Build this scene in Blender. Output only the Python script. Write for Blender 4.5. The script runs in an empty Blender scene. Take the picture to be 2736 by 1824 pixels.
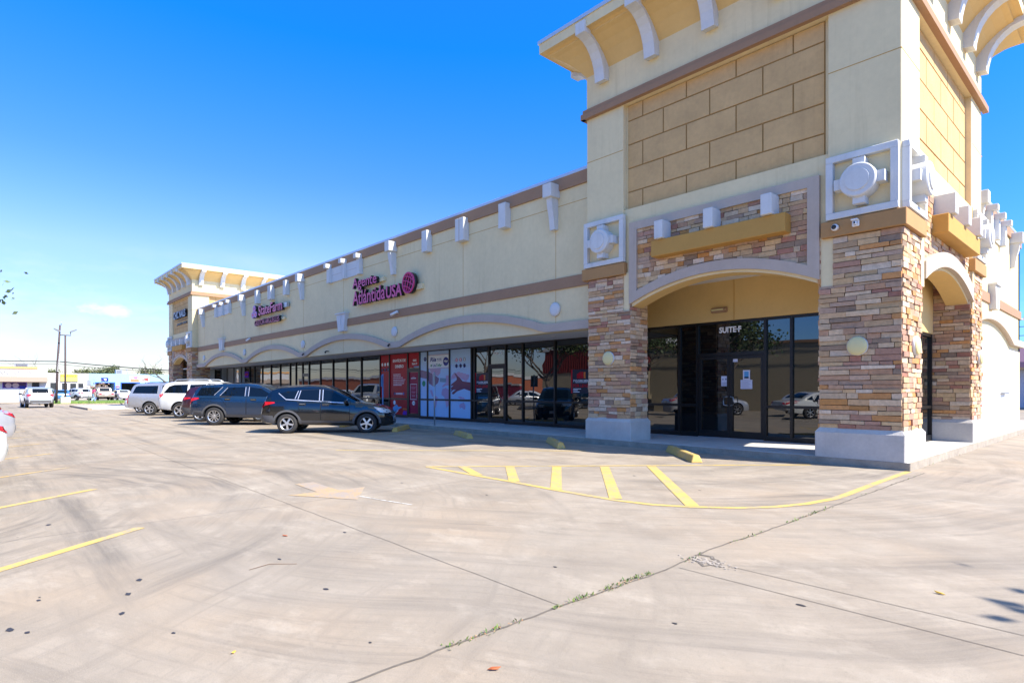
import bpy, bmesh, math, random
from mathutils import Vector, Matrix
from mathutils.bvhtree import BVHTree
from mathutils.geometry import tessellate_polygon
R = math.radians
rnd = random.Random(7)
scn = bpy.context.scene
col = scn.collection
WO = {}                                    # world offset of each root, so parts can be written in world metres

def S(r, g, b):                            # sRGB 0-255 -> linear
    def f(c):
        c /= 255.
        return c/12.92 if c <= .04045 else ((c+.055)/1.055)**2.4
    return (f(r), f(g), f(b))

# ------------------------------------------------------------------ materials
def nodes(name):
    m = bpy.data.materials.new(name); m.use_nodes = True
    nt = m.node_tree; nt.nodes.clear()
    out = nt.nodes.new('ShaderNodeOutputMaterial'); p = nt.nodes.new('ShaderNodeBsdfPrincipled')
    nt.links.new(p.outputs[0], out.inputs[0])
    return m, nt, p
def nn(nt, t, **kw):
    n = nt.nodes.new('ShaderNode'+t)
    for k, v in kw.items():
        if k.startswith('i_'):
            key = k[2:]
            key = int(key) if key.isdigit() else key.replace('_', ' ')
            s = n.inputs[key]
            if hasattr(v, 'node') or isinstance(v, bpy.types.NodeSocket): nt.links.new(v, s)
            else: s.default_value = v
        else: setattr(n, k, v)
    return n
def rgba(c): return (c[0], c[1], c[2], 1.)
def mixc(nt, f, a, b, blend='MIX'):
    n = nt.nodes.new('ShaderNodeMix'); n.data_type = 'RGBA'; n.blend_type = blend
    for s, v in ((n.inputs[0], f), (n.inputs[6], a), (n.inputs[7], b)):
        if isinstance(v, bpy.types.NodeSocket): nt.links.new(v, s)
        elif isinstance(v, (int, float)): s.default_value = v
        else: s.default_value = rgba(v)
    return n.outputs[2]
def ramp(nt, f, pts):
    n = nt.nodes.new('ShaderNodeValToRGB'); nt.links.new(f, n.inputs[0])
    e = n.color_ramp.elements
    while len(e) < len(pts): e.new(.5)
    for i, (p, c) in enumerate(pts):
        e[i].position = p; e[i].color = rgba(c) if hasattr(c, '__len__') else (c, c, c, 1)
    return n.outputs[0]
def mth(nt, op, a, b=0., c=0.):
    n = nt.nodes.new('ShaderNodeMath'); n.operation = op
    for i, v in enumerate((a, b, c)):
        if isinstance(v, bpy.types.NodeSocket): nt.links.new(v, n.inputs[i])
        else: n.inputs[i].default_value = v
    return n.outputs[0]
def obj_co(nt, scale=(1, 1, 1), rot=(0, 0, 0)):
    g = nt.nodes.new('ShaderNodeNewGeometry')
    mp = nt.nodes.new('ShaderNodeMapping'); nt.links.new(g.outputs['Position'], mp.inputs[0])
    mp.inputs['Scale'].default_value = scale; mp.inputs['Rotation'].default_value = rot
    return mp.outputs[0]
def noise(nt, co, scale, detail=4, rough=.6):
    n = nt.nodes.new('ShaderNodeTexNoise'); nt.links.new(co, n.inputs['Vector'])
    n.inputs['Scale'].default_value = scale; n.inputs['Detail'].default_value = detail; n.inputs['Roughness'].default_value = rough
    return n.outputs[0]
MC = {}
def mat(name, c, rough=.6, metal=0., var=0., vs=3., bump=0., bs=60., coat=0., streak=0., ior=1.5, spec=.5, emit=0.):
    if name in MC: return MC[name]
    m, nt, p = nodes(name)
    p.inputs['Roughness'].default_value = rough; p.inputs['Metallic'].default_value = metal
    p.inputs['IOR'].default_value = ior; p.inputs['Specular IOR Level'].default_value = spec
    p.inputs['Coat Weight'].default_value = coat; p.inputs['Coat Roughness'].default_value = .03
    p.inputs['Base Color'].default_value = rgba(c)
    if var or bump or streak:
        co = obj_co(nt)
        cc = None
        if var:
            f = noise(nt, co, vs)
            f2 = noise(nt, co, vs*9., 3)
            f = mth(nt, 'ADD', mth(nt, 'MULTIPLY', f, .65), mth(nt, 'MULTIPLY', f2, .35))
            cc = ramp(nt, f, [(.3, tuple(x*(1-var) for x in c)), (.7, tuple(min(1, x*(1+var)) for x in c))])
        if streak:                              # rain streaks: narrow across, long down the wall
            co2 = obj_co(nt, (5., 5., .25))
            s = ramp(nt, noise(nt, co2, 1.3, 5, .65), [(.52, 0.), (.75, 1.)])
            big = ramp(nt, noise(nt, co, .5, 2), [(.4, 0.), (.7, 1.)])
            k = mth(nt, 'MULTIPLY', mth(nt, 'MULTIPLY', s, big), streak)
            cc = mixc(nt, k, cc if cc is not None else c, (c[0]*.62, c[1]*.58, c[2]*.52))
        if cc is not None: nt.links.new(cc, p.inputs['Base Color'])
        if bump:
            b = nt.nodes.new('ShaderNodeBump'); b.inputs['Strength'].default_value = bump; b.inputs['Distance'].default_value = .01
            nt.links.new(noise(nt, co, bs, 3), b.inputs['Height']); nt.links.new(b.outputs[0], p.inputs['Normal'])
    if emit:
        p.inputs['Emission Color'].default_value = rgba(c); p.inputs['Emission Strength'].default_value = emit
    MC[name] = m
    return m
def attr_mat(name, rough=.85, bump=.5, bs=45., var=.25, vs=14.):
    m, nt, p = nodes(name)
    a = nt.nodes.new('ShaderNodeAttribute'); a.attribute_name = 'col'
    co = obj_co(nt)
    f = noise(nt, co, vs, 6, .7)
    k = ramp(nt, f, [(.3, 1-var), (.72, 1+var*.6)])
    c = mixc(nt, 1., a.outputs['Color'], k, 'MULTIPLY')
    nt.links.new(c, p.inputs['Base Color']); p.inputs['Roughness'].default_value = rough
    if bump:
        b = nt.nodes.new('ShaderNodeBump'); b.inputs['Strength'].default_value = bump; b.inputs['Distance'].default_value = .012
        nt.links.new(noise(nt, co, bs, 4), b.inputs['Height']); nt.links.new(b.outputs[0], p.inputs['Normal'])
    MC[name] = m
    return m
def glass_mat(name, base=(.003, .005, .006), ior=2.0, wave=.0022, ws=.9):
    m, nt, p = nodes(name)
    p.inputs['Base Color'].default_value = rgba(base); p.inputs['Roughness'].default_value = .008; p.inputs['IOR'].default_value = ior
    if wave:                                   # float-glass panes bow a little, so reflections bend
        b = nt.nodes.new('ShaderNodeBump'); b.inputs['Strength'].default_value = 1.; b.inputs['Distance'].default_value = wave
        nt.links.new(noise(nt, obj_co(nt), ws, 1), b.inputs['Height']); nt.links.new(b.outputs[0], p.inputs['Normal'])
    MC[name] = m
    return m

CREAM = mat('cream_stucco', (.72, .59, .345), .9, var=.085, vs=.9, bump=.3, bs=90, streak=.40)
TAN = mat('tan_stucco_block', (.57, .36, .155), .9, var=.15, vs=1.6, bump=.35, bs=90, streak=.35)
TANJ = mat('block_joint', (.36, .21, .07), .95)
BROWN = mat('brown_band_paint', (.33, .19, .105), .8, var=.08, vs=1.5, streak=.15)
OCHRE = mat('ochre_paint', (.48, .255, .055), .8, var=.07, vs=1.8, streak=.1)
SOFFIT = mat('soffit_yellow', (.66, .44, .17), .9, var=.06, vs=1.5)
MAUVE = mat('mauve_trim_paint', (.46, .375, .30), .85, var=.08, vs=2., streak=.35)
WHITE = mat('white_trim_paint', (.60, .60, .585), .75, var=.07, vs=3., streak=.6, bump=.15, bs=90); CAPBR = mat('pier_cap_paint', (.40, .215, .08), .85, var=.08, vs=2., streak=.2)
COPING = mat('metal_coping', (.50, .56, .62), .35, metal=.3, var=.05, vs=1.)
CONC = mat('base_concrete', (.50, .465, .42), .9, var=.14, vs=2.5, bump=.4, bs=70, streak=.3)
WALKC = mat('sidewalk_concrete', (.46, .44, .41), .9, var=.14, vs=1.5, bump=.3, bs=80)
KERBC = mat('kerb_concrete', (.31, .265, .21), .92, var=.28, vs=4., bump=.5, bs=50)
PLASTER = mat('white_ceiling', (.7, .68, .64), .9)
ROOFM = mat('roof_membrane', (.6, .6, .6), .9)
CMU = mat('painted_block_wall', (.66, .64, .61), .85, var=.05, vs=2., bump=.3, bs=40)
FRAME = mat('bronze_frame', (.020, .019, .018), .38, metal=.5, spec=.6)
GLASS = glass_mat('storefront_glass')
STONE = attr_mat('ledge_stone')
MORTAR = mat('stone_backing', (.10, .08, .06), .95)
BLACK = mat('black_plastic', (.012, .012, .013), .45)
DOME = mat('sconce_dome', (.66, .57, .27), .35, var=.05, vs=8.)
STEEL = mat('galvanised_steel', (.42, .44, .46), .4, metal=.7)
CHROME = mat('chrome', (.75, .75, .76), .12, metal=1.)
def flat(name, c, rough=.5, **k): return mat(name, c, rough, **k)

# ------------------------------------------------------------------ mesh building
class MB:
    def __init__(s):
        s.bm = bmesh.new(); s.mats = []; s.cl = None
    def mi(s, m):
        if m not in s.mats: s.mats.append(m)
        return s.mats.index(m)
    def face(s, pts, m, c=None):
        vs = [s.bm.verts.new(p) for p in pts]
        f = s.bm.faces.new(vs); f.material_index = s.mi(m)
        if c is not None:
            if s.cl is None: s.cl = s.bm.loops.layers.float_color.new('col')
            for l in f.loops: l[s.cl] = (c[0], c[1], c[2], 1)
        return f
    def hexa(s, p, m, c=None, bev=0.):          # p: 8 points, bottom ring then top ring
        vs = [s.bm.verts.new(q) for q in p]; i = s.mi(m); fs = []
        for q in ((3, 2, 1, 0), (4, 5, 6, 7), (0, 1, 5, 4), (1, 2, 6, 5), (2, 3, 7, 6), (3, 0, 4, 7)):
            f = s.bm.faces.new([vs[k] for k in q]); f.material_index = i; fs.append(f)
            if c is not None:
                if s.cl is None: s.cl = s.bm.loops.layers.float_color.new('col')
                for l in f.loops: l[s.cl] = (c[0], c[1], c[2], 1)
        if bev:
            es = list({e for f in fs for e in f.edges})
            bmesh.ops.bevel(s.bm, geom=es, offset=bev, segments=1, affect='EDGES')
        return vs
    def box(s, x0, x1, y0, y1, z0, z1, m, bev=0., T=None, c=None):
        if x0 > x1: x0, x1 = x1, x0
        if y0 > y1: y0, y1 = y1, y0
        p = [(x0, y0, z0), (x1, y0, z0), (x1, y1, z0), (x0, y1, z0), (x0, y0, z1), (x1, y0, z1), (x1, y1, z1), (x0, y1, z1)]
        if T: p = [T(*q) for q in p]
        return s.hexa(p, m, c, bev)
    def prism(s, poly, d0, d1, m, T, m2=None):   # poly of (u,z), extruded in d; T(u,d,z)->xyz
        n = len(poly); i = s.mi(m); j = s.mi(m2) if m2 else i
        a = [s.bm.verts.new(T(u, d0, z)) for u, z in poly]; b = [s.bm.verts.new(T(u, d1, z)) for u, z in poly]
        tri = tessellate_polygon([[Vector((u, z, 0)) for u, z in poly]])
        for t in tri:
            for q in (a, b):
                try: f = s.bm.faces.new([q[k] for k in t]); f.material_index = i
                except ValueError: pass
        for k in range(n):
            f = s.bm.faces.new((a[k], a[(k+1) % n], b[(k+1) % n], b[k])); f.material_index = j
    def lathe(s, prof, m, o=(0, 0, 0), ax=(0, 0, 1), n=20, close=True, smooth=True):   # prof: (r, h)
        ax = Vector(ax).normalized(); t = Vector((1, 0, 0)) if abs(ax.x) < .9 else Vector((0, 1, 0))
        e1 = ax.cross(t).normalized(); e2 = ax.cross(e1); o = Vector(o); i = s.mi(m); rings = []
        for r, h in prof:
            rings.append([s.bm.verts.new(o+ax*h+(e1*math.cos(2*math.pi*k/n)+e2*math.sin(2*math.pi*k/n))*max(r, 1e-4)) for k in range(n)])
        for a, b in zip(rings, rings[1:]):
            for k in range(n):
                f = s.bm.faces.new((a[k], a[(k+1) % n], b[(k+1) % n], b[k])); f.material_index = i; f.smooth = smooth
        if close:
            for ring in (rings[0], rings[-1]):
                f = s.bm.faces.new(ring); f.material_index = i
    def tube(s, pts, r, m, n=6, smooth=True):
        pts = [Vector(p) for p in pts]; i = s.mi(m); rings = []
        rs = r if hasattr(r, '__len__') else [r]*len(pts)
        for k, p in enumerate(pts):
            d = (pts[min(k+1, len(pts)-1)]-pts[max(k-1, 0)]).normalized()
            t = Vector((0, 0, 1)) if abs(d.z) < .9 else Vector((1, 0, 0))
            e1 = d.cross(t).normalized(); e2 = d.cross(e1)
            rings.append([s.bm.verts.new(p+(e1*math.cos(2*math.pi*q/n)+e2*math.sin(2*math.pi*q/n))*rs[k]) for q in range(n)])
        for a, b in zip(rings, rings[1:]):
            for q in range(n):
                f = s.bm.faces.new((a[q], a[(q+1) % n], b[(q+1) % n], b[q])); f.material_index = i; f.smooth = smooth
        for ring in (rings[0], rings[-1]):
            f = s.bm.faces.new(ring); f.material_index = i
    def ell(s, c, r, m, seg=10, T=None):
        v = bmesh.ops.create_uvsphere(s.bm, u_segments=seg, v_segments=max(6, seg//2+2), radius=1.)['verts']
        i = s.mi(m)
        for q in v: q.co = Vector((c[0]+q.co.x*r[0], c[1]+q.co.y*r[1], c[2]+q.co.z*r[2]))
        if T:
            for q in v: q.co = Vector(T(*q.co))
        for f in {f for q in v for f in q.link_faces}: f.material_index = i; f.smooth = True
    def build(s, name, parent=None, recalc=True, angle=None, label=None):
        if recalc: bmesh.ops.recalc_face_normals(s.bm, faces=s.bm.faces[:])
        me = bpy.data.meshes.new(name)
        off = WO.get(parent.name) if parent else None
        if off is not None: bmesh.ops.translate(s.bm, verts=s.bm.verts[:], vec=-off)
        s.bm.to_mesh(me); s.bm.free()
        for m in s.mats: me.materials.append(m)
        if angle:
            for p in me.polygons: p.use_smooth = True
            me.set_sharp_from_angle(angle=R(angle))
        o = bpy.data.objects.new(name, me); col.objects.link(o)
        if parent:
            o.parent = parent
            if off is not None: WO[o.name] = off
        if label: o['label'] = label
        return o
def root(name, loc, label, cat, group=None, rz=0.):
    o = bpy.data.objects.new(name, None); col.objects.link(o); o.location = loc; o.rotation_euler = (0, 0, rz)
    o.empty_display_size = .2
    o['label'] = label; o['category'] = cat
    if group: o['group'] = group
    if rz == 0.: WO[o.name] = Vector(loc)
    return o
def tag(o, label, cat, group=None):
    o['label'] = label; o['category'] = cat
    if group: o['group'] = group
    return o
def structure(o): o['kind'] = 'structure'; return o
def stuff(o): o['kind'] = 'stuff'; return o
def centre(o, loc):                              # move a one-mesh thing's origin to its base
    v = Vector(loc); o.data.transform(Matrix.Translation(-v)); o.location = v; return o
ID = lambda x, y, z: (x, y, z)
def front(x0, y0): return lambda u, d, z: (x0+u, y0-d, z)      # wall facing -Y, d outwards
def side(x1, y0): return lambda u, d, z: (x1+d, y0+u, z)       # wall facing +X
def sideL(x0, y0): return lambda u, d, z: (x0-d, y0+u, z)      # wall facing -X

def text(name, s, T, u0, u1, z0, z1, depth, face, parent=None, edge=None, bold=0., d0=0., keep=False, shear=0.):
    """lettering fitted into u0..u1, z0..z1 of a wall; depth outwards"""
    cu = bpy.data.curves.new(name, 'FONT'); cu.body = s; cu.size = 1.; cu.offset = bold; cu.extrude = .5; cu.resolution_u = 3; cu.shear = shear
    t = bpy.data.objects.new(name, cu); col.objects.link(t)
    dg = bpy.context.evaluated_depsgraph_get()
    me = bpy.data.meshes.new_from_object(t.evaluated_get(dg)); bpy.data.objects.remove(t)
    bm = bmesh.new(); bm.from_mesh(me); bpy.data.meshes.remove(me)
    xs = [v.co.x for v in bm.verts]; ys = [v.co.y for v in bm.verts]
    ax, bx, ay, by = min(xs), max(xs), min(ys), max(ys)
    for f in bm.faces: f.material_index = 0 if (edge is None or f.normal.z > .7) else 1
    sx = (u1-u0)/(bx-ax); sz = (z1-z0)/(by-ay)
    if keep: sx = min(sx, sz); sz = sx
    for v in bm.verts:
        u = u0+(v.co.x-ax)*sx; z = z0+(v.co.y-ay)*sz; d = d0+(v.co.z+.5)*depth
        v.co = Vector(T(u, d, z))
    mb = MB(); mb.bm.free(); mb.bm = bm; mb.mats = [face] if edge is None else [face, edge]
    return mb.build(name, parent)

# ------------------------------------------------------------------ stone veneer
PAL = [(S(196, 168, 134), 5), (S(208, 188, 162), 6), (S(182, 158, 140), 4), (S(178, 142, 126), 3.0), (S(168, 122, 106), 1.8), (S(200, 150, 98), 2.2),
       (S(190, 140, 84), 1.2), (S(150, 132, 116), 2.6), (S(214, 200, 182), 3.4), (S(186, 152, 126), 3.4), (S(204, 178, 140), 3)]
def stones(mb, T, u0, u1, z0, z1, rr, inside=None, hmin=.068, hmax=.122, lmin=.16, lmax=.58, proud=.03):
    cols = [c for c, w in PAL]; ws = [w for c, w in PAL]
    z = z0
    while z < z1-.02:
        h = rr.uniform(hmin, hmax)
        if z+h > z1-.03: h = z1-z
        u = u0
        while u < u1-.01:
            L = rr.uniform(lmin, lmax)
            if u+L > u1-.1: L = u1-u
            if inside is None or inside(u+L/2, z+h/2):
                c = rr.choices(cols, ws)[0]; k = rr.uniform(.80, 1.10); c = (min(.9, c[0]*k*1.0), min(.9, c[1]*k*.90), min(.9, c[2]*k*.78))
                d = proud*rr.uniform(.35, 1.5); g = .005; j = lambda a=.006: rr.uniform(-a, a)
                a, b, e, f = u+g, u+L-g, z+g, z+h-g
                p = [(a, -.01, e), (b, -.01, e), (b, d+j(), e+j()), (a, d+j(), e+j()), (a, -.01, f), (b, -.01, f), (b+j(), d+j(), f+j()), (a+j(), d+j(), f+j())]
                mb.hexa([T(*q) for q in p], STONE, c)
            u += L
        z += h
# ------------------------------------------------------------------ the shopping centre
MALL = root('shopping_center', (-30., 16., 0.), 'long cream stucco shopping strip with stone corner towers and dark glass storefronts', 'building')
TW, TD = 7.39, 7.28
def arc_z(u, c, half, zt, zs): return zt-(zt-zs)*((u-c)/half)**2
def tower(x0, y0, faces, seed, plain=()):
    rr = random.Random(seed); x1, y1 = x0+TW, y0+TD
    TT = {'f': front(x0, y0), 'r': side(x1, y0), 'l': sideL(x0, y0)}
    b = MB()
    b.box(x0+.16, x1-.16, y0+.16, y1-.16, 4.42, 9.9, CREAM)
    for cx in ((x0, x0+1.22), (x1-1.24, x1)):
        for cy in ((y0, y0+1.22), (y1-1.22, y1)):
            b.box(cx[0], cx[1], cy[0], cy[1], 4.43, 8.81, CREAM, bev=.012)
    b.box(x0, x1, y0, y1, 8.80, 10.2, CREAM)
    arch = [(1.2, 6.09), (1.2, 3.46), (1.40, 3.48)]
    arch += [(u, arc_z(u, 3.71, 2.29, 4.07, 3.55)) for u in [1.42+4.58*k/28. for k in range(29)]]
    arch += [(6.06, 3.50), (6.24, 3.48), (6.24, 6.09)]
    for f in faces: b.prism(arch, -.5, -.045, CREAM, TT[f], SOFFIT)
    tw = b.build('corner_tower', MALL)
    m = MB(); m.box(x0+.2, x1-.2, y0+.2, y1-.2, 4.37, 4.415, PLASTER); m.build('ceiling', tw)
    # cornice ring: cove, soffit, fascia
    prof = [(-.02, 9.90), (.0, 9.97), (.10, 10.10), (.24, 10.26), (.42, 10.41), (.62, 10.53), (.74, 10.57), (.74, 10.62), (.80, 10.65), (.92, 10.65)]
    def ring(pr, name, mt, top=False):
        m = MB(); rs = []
        for d, z in pr: rs.append([m.bm.verts.new(q) for q in ((x0-d, y0-d, z), (x1+d, y0-d, z), (x1+d, y1+d, z), (x0-d, y1+d, z))])
        for a, c in zip(rs, rs[1:]):
            for k in range(4):
                f = m.bm.faces.new((a[k], a[(k+1) % 4], c[(k+1) % 4], c[k])); f.material_index = m.mi(mt)
        if top: f = m.bm.faces.new(rs[-1])
        return m.build(name, tw, recalc=False)
    ring(prof, 'cornice_soffit', SOFFIT)
    ring([(.9, 10.652), (.92, 10.652), (.92, 10.93)], 'cornice_fascia', CREAM)
    ring([(.915, 10.91), (.955, 10.905), (.955, 11.0), (.85, 11.02), (.6, 10.95)], 'metal_coping', COPING, True)
    def bracket(T, uc):
        m = MB(); p = [(-.02, 9.62), (.20, 9.58), (.215, 9.74), (.25, 9.92), (.32, 10.10), (.42, 10.26), (.55, 10.39), (.70, 10.48), (.86, 10.52), (.985, 10.525), (.985, 10.82), (-.02, 10.80)]
        TB = lambda a, w, z: T(uc+w, a, z)
        m.prism(p, -.155, .155, WHITE, TB); m.build('cornice_bracket', tw)
    for f in faces+tuple(plain):
        T = TT[f]
        for k in range(5): bracket(T, .60+1.5475*k)
        # tan block panel
        m = MB(); m.box(1.27, 6.05, -.19, -.150, 6.10, 8.79, TANJ, T=T)
        zr = [6.10, 6.55, 7.16, 7.77, 8.385, 8.79]
        for i in range(5):
            u = 1.27; nx = 1.27+(.62 if i % 2 else 1.25*.98) - (0 if i % 2 else .62*.0)
            first = True
            while u < 6.04:
                L = (.46 if i % 2 == 0 else 1.06) if first else 1.235
                e = min(6.05, u+L); first = False
                if 6.05-e < .12: e = 6.05
                m.box(u+.011, e-.011, -.151, -.132+rr.uniform(-.002, .002), zr[i]+.011, zr[i+1]-.011, TAN, bev=.006, T=T); u = e
        m.build('block_panel', tw)
        m = MB(); m.box(-.08, 7.47, .0, .085, 8.95, 9.06, BROWN, T=T); m.box(-.12, 7.51, .0, .125, 8.80, 8.948, BROWN, T=T); m.build('brown_band', tw)
        for ua, ub in ((.003, 1.215), (6.155, 7.387)): m = MB(); m.box(ua, ub, -.02, .003, 7.63, 7.645, OCHRE, T=T); m.build('control_joint', tw)
    def medallion(T, u0, u1):
        m = MB(); z0, z1 = 4.735, 5.95; w = .125
        m.box(u0, u1, .0, .125, z1-w, z1, WHITE, T=T, bev=.008); m.box(u0, u1, .0, .125, z0, z0+w, WHITE, T=T, bev=.008)
        m.box(u0, u0+w, .0, .122, z0+w, z1-w, WHITE, T=T); m.box(u1-w, u1, .0, .122, z0+w, z1-w, WHITE, T=T)
        uc, zc = (u0+u1)/2, (z0+z1)/2; o = Vector(T(uc, 0, zc)); ax = Vector(T(uc, 1, zc))-o
        m.lathe([(.31, 0), (.31, .30), (.29, .32), (.205, .32), (.20, .345), (.18, .345)], WHITE, o, ax, 32)
        for a in range(4):
            c, s = math.cos(a*math.pi/2+.0), math.sin(a*math.pi/2+.0)
            q = [(.28, -.10), (.28, .10), (.425, .10), (.425, -.10)]
            pol = [(uc+x*c-y*s, zc+x*s+y*c) for x, y in q]
            m.prism(pol, 0., .24, WHITE, T)
        m.build('medallion', tw, angle=40)
    medallion(TT['f'], -.01, 1.30); medallion(TT['f'], 6.15, 7.37)
    if 'r' in faces: medallion(TT['r'], .02, 1.24); medallion(TT['r'], 6.06, 7.26)
    # pier caps, stone piers and their concrete bases
    P = [(x0+.09, x0+1.44, y0, y0+.72), (x0+6.01, x1, y0, y0+1.26), (x0+6.45, x1, y0+5.92, y0+7.26)]
    caps = [(x0-.1, x0+1.32, y0-.1, y0+1.3), (x1-1.34, x1+.1, y0-.1, y0+1.3), (x1-1.3, x1+.1, y1-1.34, y1+.1)]
    for k, (a, b_, c, d) in enumerate(P):
        if k == 2 and 'r' not in faces: continue
        m = MB(); q = caps[k]; m.box(q[0], q[1], q[2], q[3], 4.41, 4.72, CAPBR, bev=.01); m.build('pier_cap', tw)
        m = MB(); m.box(a+.02, b_-.02, c+.02, d-.02, .1, 4.412, MORTAR)
        w, dp = b_-a, d-c
        lo_, hi_ = {0: (-.015, 1.15), 1: (.235, w+.015), 2: (0, w)}[k]
        stones(m, front(a, c), -.015 if k < 2 else 0, w+(.015 if k < 2 else 0), .70, 3.475, rr); stones(m, front(a, c), lo_, hi_, 3.475, 4.40, rr)
        lo_, hi_ = {0: (-.015, dp), 1: (-.015, 1.195), 2: (.31, dp)}[k]
        stones(m, side(b_, c), -.015, dp, .70, 3.475, rr, lmax=.4); stones(m, side(b_, c), lo_, hi_, 3.475, 4.40, rr, lmax=.4)
        if k < 2:
            stones(m, sideL(a, c), -.015, dp, .70, 4.40, rr, lmax=.4)
            stones(m, lambda u, dd, z, a=a, d=d: (a+u, d+dd, z), 0, w, .70, 4.40, rr)
        m.build('stone_pier', tw)
        m = MB(); e = .075; z0 = .0 if k == 0 else .13
        m.box(a-e, b_+e, c-e-.012, d+e, z0, .64, CONC, bev=.015)
        p = [(a-e, c-e-.012), (b_+e, c-e-.012), (b_+e, d+e), (a-e, d+e)]; i = .07
        p2 = [(a-e+i, c-e+i), (b_+e-i, c-e+i), (b_+e-i, d+e-i), (a-e+i, d+e-i)]
        m.hexa([(x, y, .625) for x, y in p]+[(x, y, .725) for x, y in p2], CONC); m.build('pier_base', tw)
    # arch trim, stone infill, beam with three blocks
    for f in faces:
        T = TT[f]; n = 28
        lo = [(u, arc_z(u, 3.71, 2.29, 4.13, 3.63)) for u in [1.42+4.58*k/n for k in range(n+1)]]
        if f == 'f':
            hi = [(u, arc_z(u, 3.71, 2.06, 4.36, 3.95)) for u in [1.65+4.12*k/n for k in range(n+1)]]
            out = lo+[(6.00, 5.70)]+[(1.42, 5.70)]
            m = MB(); i = m.mi(MAUVE)
            # one closed frame: strips between the outer and inner outlines
            A = lo+[(6.0, 5.70), (1.42, 5.70)]; B = hi+[(5.77, 5.50), (1.65, 5.50)]
            N = len(A)
            for k in range(N):
                q = [A[k], A[(k+1) % N], B[(k+1) % N], B[k]]
                m.hexa([T(u, -.05, z) for u, z in q]+[T(u, .035, z) for u, z in q], MAUVE)
            bmesh.ops.remove_doubles(m.bm, verts=m.bm.verts[:], dist=.0005)
            m.build('arch_trim', tw)
            for ua, ub in ((1.155, 1.415), (6.005, 6.243)): m = MB(); m.box(ua, ub, -.06, -.004, 3.47, 4.46, CREAM, T=T); m.build('arch_return', tw)
        else:
            hi = [(u, arc_z(u, 3.71, 2.29, 4.44, 3.98)) for u in [1.42+4.58*k/n for k in range(n+1)]]
            m = MB()
            for k in range(n):
                q = [lo[k], lo[k+1], hi[k+1], hi[k]]
                m.hexa([T(u, -.05, z) for u, z in q]+[T(u, .065, z) for u, z in q], MAUVE)
            m.box(1.2, 1.42, -.05, .03, 3.47, 6.0, CREAM, T=T); m.box(6.02, 6.22, -.05, .03, 3.47, 6.0, CREAM, T=T)
            bmesh.ops.remove_doubles(m.bm, verts=m.bm.verts[:], dist=.0005)
            m.build('arch_trim', tw)
        m = MB(); m.box(1.66, 5.76, -.045, -.035, 4.38, 5.49, MORTAR, T=T)
        stones(m, lambda u, d, z, T=T: T(u, d-.035, z), 1.64, 5.78, 3.96, 5.52, rr,
               lambda u, z: z > arc_z(u, 3.71, 2.06, 4.29, 3.88), lmin=.14, lmax=.42, proud=.022)
        m.build('arch_stonework', tw)
        m = MB(); m.box(2.24, 5.43, -.04, .27, 4.66, 5.05, OCHRE, T=T, bev=.012); m.build('lintel_beam', tw)
        for uc in (2.50, 3.78, 5.08):
            m = MB(); m.box(uc-.115, uc+.115, -.04, .36, 5.056, 5.485, WHITE, T=T, bev=.012); m.build('beam_block', tw)
    return tw, TT, P
TOWER, TT, PP = tower(-10.45, 12.34, ('f', 'r'), 3, ('l',))
FAR, FT, FP = tower(-57.5, 12.34, ('f',), 5, ('r', 'l'))

# portal walls behind the arches
def header(x0, x1, y, z0, z1, name='header_wall', parent=None):
    m = MB(); m.box(x0, x1, y, y+.3, z0, z1, SOFFIT, bev=.01)
    return m.build(name, parent or TOWER)
header(-10.40, -3.86, 14.80, 3.30, 4.41)
m = MB(); m.box(-4.10, -3.82, 15.11, 18.22, 2.88, 4.41, SOFFIT, bev=.01); m.build('header_wall', TOWER)
m = MB(); m.box(-10.44, -10.22, 13.1, 14.79, 3.2, 4.41, CREAM); m.build('portal_side_wall', TOWER)
m = MB(); m.box(-7.48, -7.465, 14.79, 14.802, 3.3, 4.40, OCHRE); m.build('control_joint', TOWER)
header(-57.4, -50.2, 14.80, 3.24, 4.41, parent=FAR)
m = MB(); m.box(-57.4, -57.1, 12.9, 14.8, .15, 4.41, MORTAR); stones(m, side(-57.1, 12.9), 0, 1.9, .15, 4.4, random.Random(9)); m.build('stone_wall', FAR)

# ------------------------------------------------------------------ the wing between the towers and the wing behind
def leg_bracket(T, u, par):
    m = MB(); m.box(u-.175, u+.175, .0, .40, 7.10, 7.50, WHITE, T=T, bev=.012)
    pr = [(.0, 7.10), (.30, 7.10), (.27, 6.85), (.20, 6.55), (.15, 6.18), (.0, 6.18)]
    m.prism(pr, -.10, .10, WHITE, lambda a, w, z: T(u+w, a, z)); m.build('parapet_bracket', par)
def block(T, u, par, w=.18):
    m = MB(); m.box(u-w, u+w, .0, .26, 6.66, 7.46, WHITE, T=T, bev=.012)
    if w > .2: m.box(u-.012, u+.012, .255, .268, 6.67, 7.45, MAUVE, T=T)
    m.build('parapet_block', par)
def trio(T, us, par):
    m = MB(); a, b = us[0], us[2]
    m.box(a, b, .0, .05, 6.63, 7.31, WHITE, T=T); m.box(a, b, .045, .054, 6.955, 6.968, MAUVE, T=T)
    m.build('parapet_panel', par)
    for u in us:
        m = MB(); m.box(u-.13, u+.13, .0, .20, 6.60, 7.30, WHITE, T=T, bev=.01); m.box(u-.13, u+.13, .0, .36, 7.302, 7.50, WHITE, T=T, bev=.01); m.build('parapet_post', par)
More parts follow.
